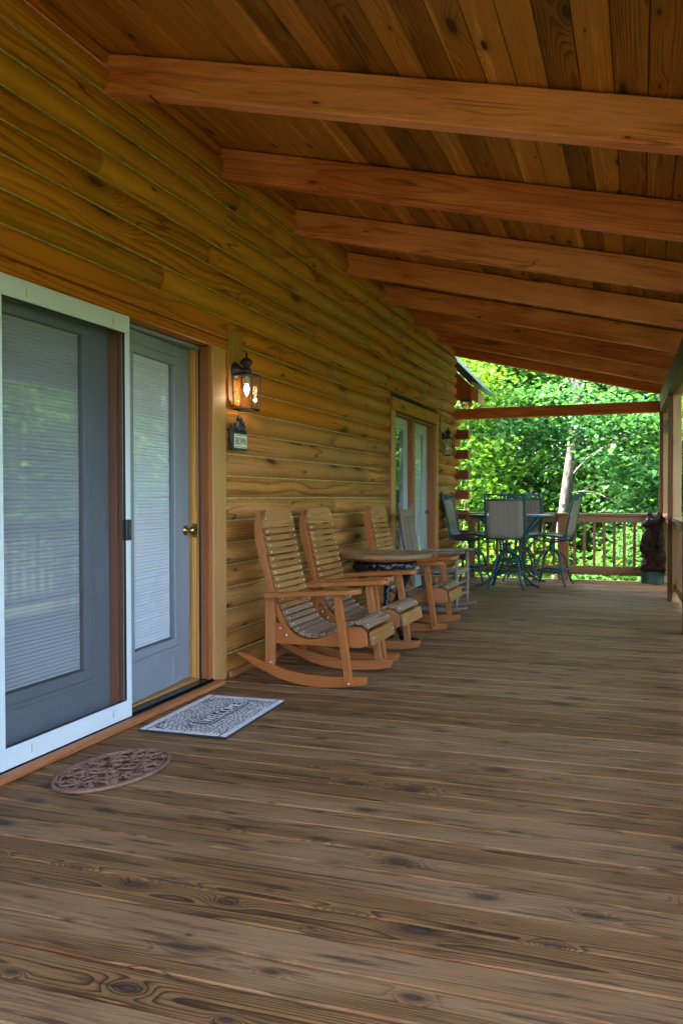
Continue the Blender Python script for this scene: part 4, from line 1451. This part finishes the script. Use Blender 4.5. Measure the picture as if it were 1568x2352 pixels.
# ---------------------------------------------------------------- twin flood light under the corner eave
fl = empty('flood_light', (.1, 12.36, 2.46), 'twin bulb flood light under the eave at the cabin corner', 'light')
put('canopy', mesh('canopy', *box_geo(.16, .10, .035, .006)), M['lampmetal2'], fl, T(.10, 12.36, 2.527))
for (x_, rz_) in ((.058, -.25), (.165, .55)):
    Mf = T(x_, 12.33, 2.475) @ Matrix.Rotation(rz_, 4, 'Z') @ Matrix.Rotation(R(70), 4, 'X')
    put('flood_head', mesh('flood_head', *lathe_geo([(.018, -.075), (.022, -.050), (.045, -.012), (.050, .0), (.048, .010)], 20), smooth=True), M['bulbglass'], fl, Mf)
    put('flood_lens', mesh('flood_lens', *lathe_geo([(.047, .0105), (.030, .020), (.004, .024)], 20), smooth=True), M['lampglass'], fl, Mf)

# ================================================================== mats on the deck
dm = empty('door_mat', (.40, 4.0, 0), 'grey pebble patterned doormat with a WELCOME panel before the door', 'doormat')
Md = T(.400, 4.005, 0) @ Matrix.Rotation(math.pi / 2 + R(1.5), 4, 'Z')        # local X along +y (reading direction), local Y towards the wall
LM, WM = .765, .475
put('mat_base', mesh('mat_base', *box_geo(LM, WM, .010, .003)), M['matbase'], dm, Md @ T(0, 0, .0055))
put('mat_field', mesh('mat_field', *box_geo(LM - .095, WM - .085, .003, .001)), M['pebble'], dm, Md @ T(0, 0, .0120))
rb_ = random.Random(2)
for s in (-1, 1):
    n = 4
    for i in range(n):
        a, b = -LM / 2 + .042 + (LM - .084) * i / n, -LM / 2 + .042 + (LM - .084) * (i + 1) / n
        put('border_stone', mesh('border_stone', *box_geo(b - a - .006, .032, .003, .001)), M['matborder'], dm, Md @ T((a + b) / 2, s * (WM / 2 - .022), .0121))
    for i in range(2):
        a, b = -WM / 2 + .045 + (WM - .09) * i / 2, -WM / 2 + .045 + (WM - .09) * (i + 1) / 2
        put('border_stone', mesh('border_stone', *box_geo(.032, b - a - .006, .003, .001)), M['matborder'], dm, Md @ T(s * (LM / 2 - .022), (a + b) / 2, .0121))
    for s2 in (-1, 1):
        put('corner_stone', mesh('corner_stone', *box_geo(.032, .032, .003, .001)), M['matborder'], dm, Md @ T(s * (LM / 2 - .022), s2 * (WM / 2 - .022), .0121))
put('name_panel', mesh('name_panel', *box_geo(.46, .108, .003, .001)), M['matpanel'], dm, Md @ T(.02, -.02, .0145))
tm = text_mesh('lettering', 'WELCOME', .08, M['matletter'], .0008)
xs_ = [v_.co.x for v_ in tm.vertices]; ys_ = [v_.co.y for v_ in tm.vertices]
sx_, sy_ = .39 / (max(xs_) - min(xs_)), .068 / (max(ys_) - min(ys_))
mx_, my_ = (max(xs_) + min(xs_)) / 2, (max(ys_) + min(ys_)) / 2
for v_ in tm.vertices: v_.co.x = (v_.co.x - mx_) * sx_; v_.co.y = (v_.co.y - my_) * sy_
put('lettering', tm, None, dm, Md @ T(.02, -.02, .0168))
pf = []
for (a, b, w_, h_) in ((0, .044, .43, .004), (0, -.044, .43, .004), (.213, 0, .004, .09), (-.213, 0, .004, .09)):
    pf.append(xf(box_geo(w_, h_, .0014, .0003), T(.02 + a, -.02 + b, .0166)))
put('panel_frame', mesh('panel_frame', *join(pf)), M['matletter'], dm, Md)

ci = empty('cast_iron_mat', (.415, 3.055, 0), 'oval brown cast iron scrollwork mat on the deck boards', 'doormat')
Mc = T(.415, 3.055, 0) @ Matrix.Rotation(R(90 - 7), 4, 'Z')
A_, B_ = .295, .175
for (k_, r_, z_) in ((1.0, .009, .010), (.91, .005, .011)):
    put('rim', mesh('rim', *tube_geo([(A_ * k_ * math.cos(2 * math.pi * i / 56), B_ * k_ * math.sin(2 * math.pi * i / 56), z_) for i in range(56)], r_, 6, True), smooth=True), M['iron'], ci, Mc)


def spiral(cx, cy, r0, a0, turns, ccw=1, z=.013, n=16):
    return [(cx + r0 * (1 - .75 * i / n) * math.cos(a0 + ccw * turns * 2 * math.pi * i / n), cy + r0 * (1 - .75 * i / n) * math.sin(a0 + ccw * turns * 2 * math.pi * i / n), z) for i in range(n + 1)]


for sx in (-1, 1):
    for sy in (-1, 1):
        g_ = []
        for (cx, cy, r0, a0, tn, cc) in ((.055, .045, .040, 3.6, 1.1, 1), (.125, .060, .042, 3.4, 1.15, -1), (.195, .045, .036, 2.9, 1.1, 1), (.125, .118, .030, 4.2, 1.0, 1),
                                         (.055, .120, .030, -.6, 1.0, -1), (.225, .085, .022, 3.6, 1.0, 1)):
            pth = [(sx * a, sy * b, c) for a, b, c in spiral(cx, cy, r0, a0, tn, cc)]
            g_.append(tube_geo(pth, [.0058 - .0025 * i / 16 for i in range(17)], 6))
            e = pth[-1]
            g_.append(xf(lathe_geo([(.002, .004), (.008, .008), (.009, .013), (.006, .017), (.002, .019)], 8), T(e[0], e[1], 0)))
        for pts in (((.0, .0), (.06, .085), (.14, .02), (.26, .02)), ((.0, .085), (.05, .080), (.10, .10), (.18, .125)), ((.0, .150), (.03, .095), (.09, .088), (.165, .105)), ((.10, .0), (.16, .02), (.21, .005), (.265, .045)),
                    ((.02, .165), (.03, .13), (.085, .15))):
            g_.append(tube_geo([(sx * p.x, sy * p.y, .012) for p in smooth_path([(a, b, 0) for a, b in pts], 6)], .005, 6))
        put('scroll', mesh('scroll', *join(g_), smooth=True), M['iron'], ci, Mc)

# ================================================================== trees
def leaves(rs, blobs, clump_r=.34, per=46, size=.11, flat=.45, jitter=.35):
    """kite leaves in loose sprays; blobs: (centre, radii, number of sprays)"""
    C_, D_, S_ = [], [], []
    for c, r_, n in blobs:
        u = rs.normal(size=(n, 3)); u /= np.linalg.norm(u, axis=1)[:, None]
        rad = rs.uniform(.35, 1., n) ** .5
        C_.append(np.array(c) + u * rad[:, None] * np.array(r_))
    C_ = np.concatenate(C_)
    n = len(C_)
    k = rs.poisson(per, n) + 4
    ctr = np.repeat(C_, k, axis=0)
    m_ = len(ctr)
    tilt = np.repeat(rs.normal(scale=.35, size=(n, 2)), k, axis=0)
    off = rs.normal(size=(m_, 3)) * np.array([clump_r, clump_r, clump_r * flat])
    off[:, 2] += off[:, 0] * tilt[:, 0] + off[:, 1] * tilt[:, 1]
    p = ctr + off
    az = rs.uniform(0, 2 * np.pi, m_)
    el = rs.normal(-.35, .45, m_)
    d = np.stack([np.cos(az) * np.cos(el), np.sin(az) * np.cos(el), np.sin(el)], 1)
    ref = np.stack([-np.sin(az), np.cos(az), rs.normal(scale=jitter, size=m_)], 1)
    s = np.cross(np.cross(d, ref), d); s /= np.linalg.norm(s, axis=1)[:, None] + 1e-9
    nn = np.cross(d, s)
    sz = size * rs.uniform(.6, 1.35, m_)[:, None]
    v = np.empty((m_, 4, 3))
    v[:, 0] = p
    v[:, 1] = p + d * sz * .42 + s * sz * .40 + nn * sz * .10
    v[:, 2] = p + d * sz
    v[:, 3] = p + d * sz * .42 - s * sz * .40 + nn * sz * .10
    return v.reshape(-1, 3)


def leaf_mesh(name, v):
    m = bpy.data.meshes.new(name)
    n = len(v) // 4
    m.vertices.add(len(v)); m.vertices.foreach_set('co', v.astype(np.float32).ravel())
    m.loops.add(4 * n); m.loops.foreach_set('vertex_index', np.arange(4 * n, dtype=np.int32))
    m.polygons.add(n)
    m.polygons.foreach_set('loop_start', np.arange(0, 4 * n, 4, dtype=np.int32))
    m.polygons.foreach_set('loop_total', np.full(n, 4, dtype=np.int32))
    m.update(calc_edges=True)
    return m


def trunk_geo(path, r0, r1, rg_, limbs=(), n=10):
    pts = smooth_path(path, 5)
    k = len(pts)
    g_ = [tube_geo(pts, [r0 + (r1 - r0) * i / (k - 1) * (1 + rg_.uniform(-.08, .08)) for i in range(k)], n)]
    for (p, q, a, b) in limbs:
        p, q = Vector(p), Vector(q)
        mid = (p + q) / 2 + Vector((rg_.uniform(-.15, .15), rg_.uniform(-.15, .15), rg_.uniform(.0, .25)))
        lp = smooth_path([p, mid, q], 5)
        g_.append(tube_geo(lp, [a + (b - a) * i / (len(lp) - 1) for i in range(len(lp))], 7))
        for j in range(3):
            s_ = lp[int(len(lp) * (.35 + .2 * j))]
            e = s_ + (q - p) * .35 + Vector((rg_.uniform(-.6, .6), rg_.uniform(-.6, .6), rg_.uniform(-.1, .5)))
            g_.append(tube_geo([s_, (s_ + e) / 2 + Vector((0, 0, .08)), e], [b * 1.1, b * .8, b * .4], 5))
    return join(g_)


def tree(name, label, base, path, r0, r1, limbs, blobs, bark, leafm, seed, per=46, size=.11, clump=.34, group=None, cat='tree', flat=.45):
    rs = np.random.RandomState(seed)
    t = empty(name, base, label, cat, group)
    put('trunk', mesh('trunk', *trunk_geo(path, r0, r1, random.Random(seed), limbs), smooth=True), M[bark], t)
    put('crown', leaf_mesh('crown', leaves(rs, blobs, clump, per, size, flat)), M[leafm], t)
    return t


GT = 'trees beyond the end railing'
# the pale trunk straight beyond the railing
tree('maple_tree', 'tree with a thick pale lichen-spotted trunk straight beyond the end railing', (.75, 20, gz(.75, 20)),
     [(.55, 20, -3.2), (.78, 20, -.4), (.90, 20, .9), (1.04, 20, 2.07), (1.20, 20, 3.6), (1.25, 20, 5.2), (1.2, 20.1, 8.)], .165, .085,
     [((1.0, 20, 1.55), (2.3, 19.2, 2.4), .035, .010), ((.95, 20, 1.2), (2.2, 19.0, .9), .02, .006), ((1.16, 20, 3.3), (.55, 19.6, 4.4), .05, .02), ((1.2, 20, 3.6), (2.4, 20.4, 5.6), .05, .02),
      ((1.18, 20, 3.5), (-.6, 20.6, 6.), .045, .02)],
     [((.9, 18.2, 2.85), (1.5, .8, .55), 46), ((2.4, 18.0, 2.2), (.9, .9, .8), 34), ((-.3, 18.6, 2.2), (.9, .7, .5), 22), ((1.2, 20.5, 6.5), (3.2, 2.4, 1.6), 160), ((2.9, 19.5, 1.2), (.7, .9, .6), 22)],
     'bark', 'leaf_teal', 1, 44, .125, .30, GT)
tree('maple_tree', 'slim dark-stemmed maple just beyond the cabin corner', (-1.15, 18.5, gz(-1.1, 18.5)),
     [(-1.0, 18.5, -3.2), (-1.1, 18.5, 0), (-1.0, 18.5, 2.6), (-1.2, 18.6, 5.5)], .06, .03,
     [((-1.05, 18.5, 1.2), (-.2, 17.9, 2.0), .022, .008), ((-1.05, 18.5, .6), (-1.9, 18.0, 1.3), .02, .008)],
     [((-1.0, 17.6, 1.2), (1.3, .8, 1.3), 62), ((-1.3, 18.0, 3.4), (1.4, 1.0, 1.0), 50), ((-.4, 17.4, -.6), (1.2, .8, .8), 40)],
     'bark2', 'leaf_yellow', 2, 40, .125, .30, GT)
tree('oak_tree', 'broad blue-green oak filling the gap beside the corner post', (3.9, 21.5, gz(3.9, 21.5)),
     [(3.9, 21.5, -3.2), (3.8, 21.5, 1), (3.9, 21.6, 4), (3.8, 21.6, 8)], .13, .05,
     [((3.85, 21.5, 1.5), (2.6, 20.6, 2.2), .05, .015), ((3.9, 21.5, 2.6), (3.0, 20.4, 3.8), .05, .015)],
     [((2.9, 20.0, .8), (.9, .9, 1.3), 62), ((3.4, 20.2, 3.4), (1.4, 1.0, 1.2), 60), ((3.0, 21.0, 6.6), (2.6, 2., 1.8), 110)],
     'bark2', 'leaf_teal', 3, 42, .125, .30, GT)
tree('sapling', 'bright yellow-green sapling behind the table and stools', (.2, 16.6, gz(.2, 16.6)),
     [(.2, 16.6, -3.1), (.15, 16.6, -1), (.25, 16.6, .8)], .03, .012,
     [((.18, 16.6, -.6), (.7, 16.2, .3), .012, .005)],
     [((.2, 16.4, -.1), (1.0, .7, .7), 44), ((-.6, 16.2, -1.0), (.9, .7, .6), 30), ((1.1, 16.5, -1.1), (.9, .6, .6), 30)],
     'bark2', 'leaf_yellow', 4, 36, .105, .26, GT)
tree('sapling', 'leafy sapling behind the balusters next to the carved bear', (2.6, 15.8, gz(2.6, 15.8)),
     [(2.6, 15.8, -3.1), (2.55, 15.8, -1), (2.6, 15.8, .6)], .03, .012,
     [((2.58, 15.8, -.8), (2.1, 15.4, .1), .012, .005)],
     [((2.4, 15.8, -.2), (.8, .6, .7), 40), ((1.7, 15.9, -1.0), (.9, .6, .55), 34), ((3.1, 16.0, -.9), (.7, .6, .6), 24)],
     'bark2', 'leaf_maple', 5, 36, .105, .26, GT)
tree('tall_tree', 'tall tree high above the tie beam with a forked grey stem', (-2.4, 25, gz(-2.4, 25)),
     [(-2.3, 25, -3.), (-2.2, 25, 2), (-2.4, 25, 6), (-2.2, 25, 10)], .14, .06,
     [((-2.3, 25, 3), (-1.2, 24.4, 4.6), .06, .02), ((-2.3, 25, 4), (-3.4, 24.6, 6), .06, .02)],
     [((-1.6, 23.6, 3.6), (2.0, 1.2, 1.6), 80), ((-2.2, 24.5, 7.5), (3.0, 2., 1.8), 110), ((-2.2, 23.5, .9), (1.6, 1.2, 1.3), 60)],
     'bark2', 'leaf_maple', 6, 44, .14, .36, GT)

# the mass of the wood behind them: leaves nobody could count
rs = np.random.RandomState(20)
bl_ = []
for i in range(150):
    x_ = rs.uniform(-8, 7); y_ = rs.uniform(22, 31); z_ = rs.uniform(-2.8, 7.5)
    bl_.append(((x_, y_, z_), (1.6, 1.4, 1.0), 24))
for i in range(110):
    x_ = rs.uniform(-13, 11); y_ = rs.uniform(34, 44); z_ = rs.uniform(-2, 11)
    bl_.append(((x_, y_, z_), (2.4, 1.6, 1.6), 30))
for i in range(70):
    x_ = rs.uniform(-10, 9); y_ = rs.uniform(31, 37); z_ = rs.uniform(-2.8, 5.5)
    bl_.append(((x_, y_, z_), (1.9, 1.3, 1.2), 26))
tag(put('woodland', leaf_mesh('woodland', leaves(rs, bl_, .40, 40, .16)), M['leaf_maple']), 'dense green woodland filling the view beyond the porch', 'woodland', kind='stuff')
rs = np.random.RandomState(21)
bl_ = []
for i in range(26):
    x_ = rs.uniform(-4, 6); y_ = rs.uniform(14.6, 22); z_ = gz(x_, y_) + rs.uniform(.2, 1.6)
    bl_.append(((x_, y_, z_), (.9, .8, .45), 20))
tag(put('undergrowth', leaf_mesh('undergrowth', leaves(rs, bl_, .30, 34, .115)), M['leaf_dark']), 'low leafy undergrowth on the slope below the deck', 'undergrowth', kind='stuff')

# trees along the open side, seen mirrored in the door panes
side_spots = [(5.6, 17.6, 1), (8.4, 25.5, 0), (10.5, 28.5, 1), (7.4, 10.6, 1), (7.2, 16.6, 0), (8.5, 6.5, 0), (10.5, 10.5, 1), (7.6, 13.5, 1), (9.5, 17.5, 0), (13.5, 7.5, 1), (13.0, 13.5, 0), (12.5, 20, 1), (7.2, 21, 0), (17, 11, 0), (17.5, 18, 1)]
protos = []
for j in range(2):
    rs_blobs = [((0, 0, 4.2 - j), (1.9, 1.9, 1.3), 60), ((.6, -.5, 2.4 - j * .4), (1.6, 1.6, 1.0), 46), ((-.7, .6, 6.0 - j), (1.5, 1.5, 1.2), 40), ((0, -.4, .6), (1.5, 1.5, .8), 30)]
    t = tree('side_tree', 'leafy tree on the open side, mirrored in the patio door glass', (0, 0, -3.0),
             [(0, 0, -3.6), (.1, .05, 0), (-.1, 0, 3), (.05, .1, 7.0 - j)], .13, .05,
             [((0, 0, 1.2), (1.2, -.6, 2.4), .05, .015), ((0, 0, 2.2), (-1.1, .8, 3.6), .05, .015), ((0, 0, 3.2), (.6, 1.1, 4.6), .04, .012)],
             rs_blobs, 'bark2', ('leaf_maple', 'leaf_yellow')[j], 40 + j, 40, .15, .36, 'trees along the open side')
    protos.append(t)
used = [False, False]
for (x_, y_, j) in side_spots:
    o = protos[j] if not used[j] else copy_tree(protos[j])
    used[j] = True
    o.matrix_basis = T(x_, y_, gz(x_, y_)) @ Matrix.Rotation((x_ * 7 + y_ * 3) % 6.28, 4, 'Z') @ Matrix.Scale(1. + .08 * math.sin(x_ * 5 + y_), 4)
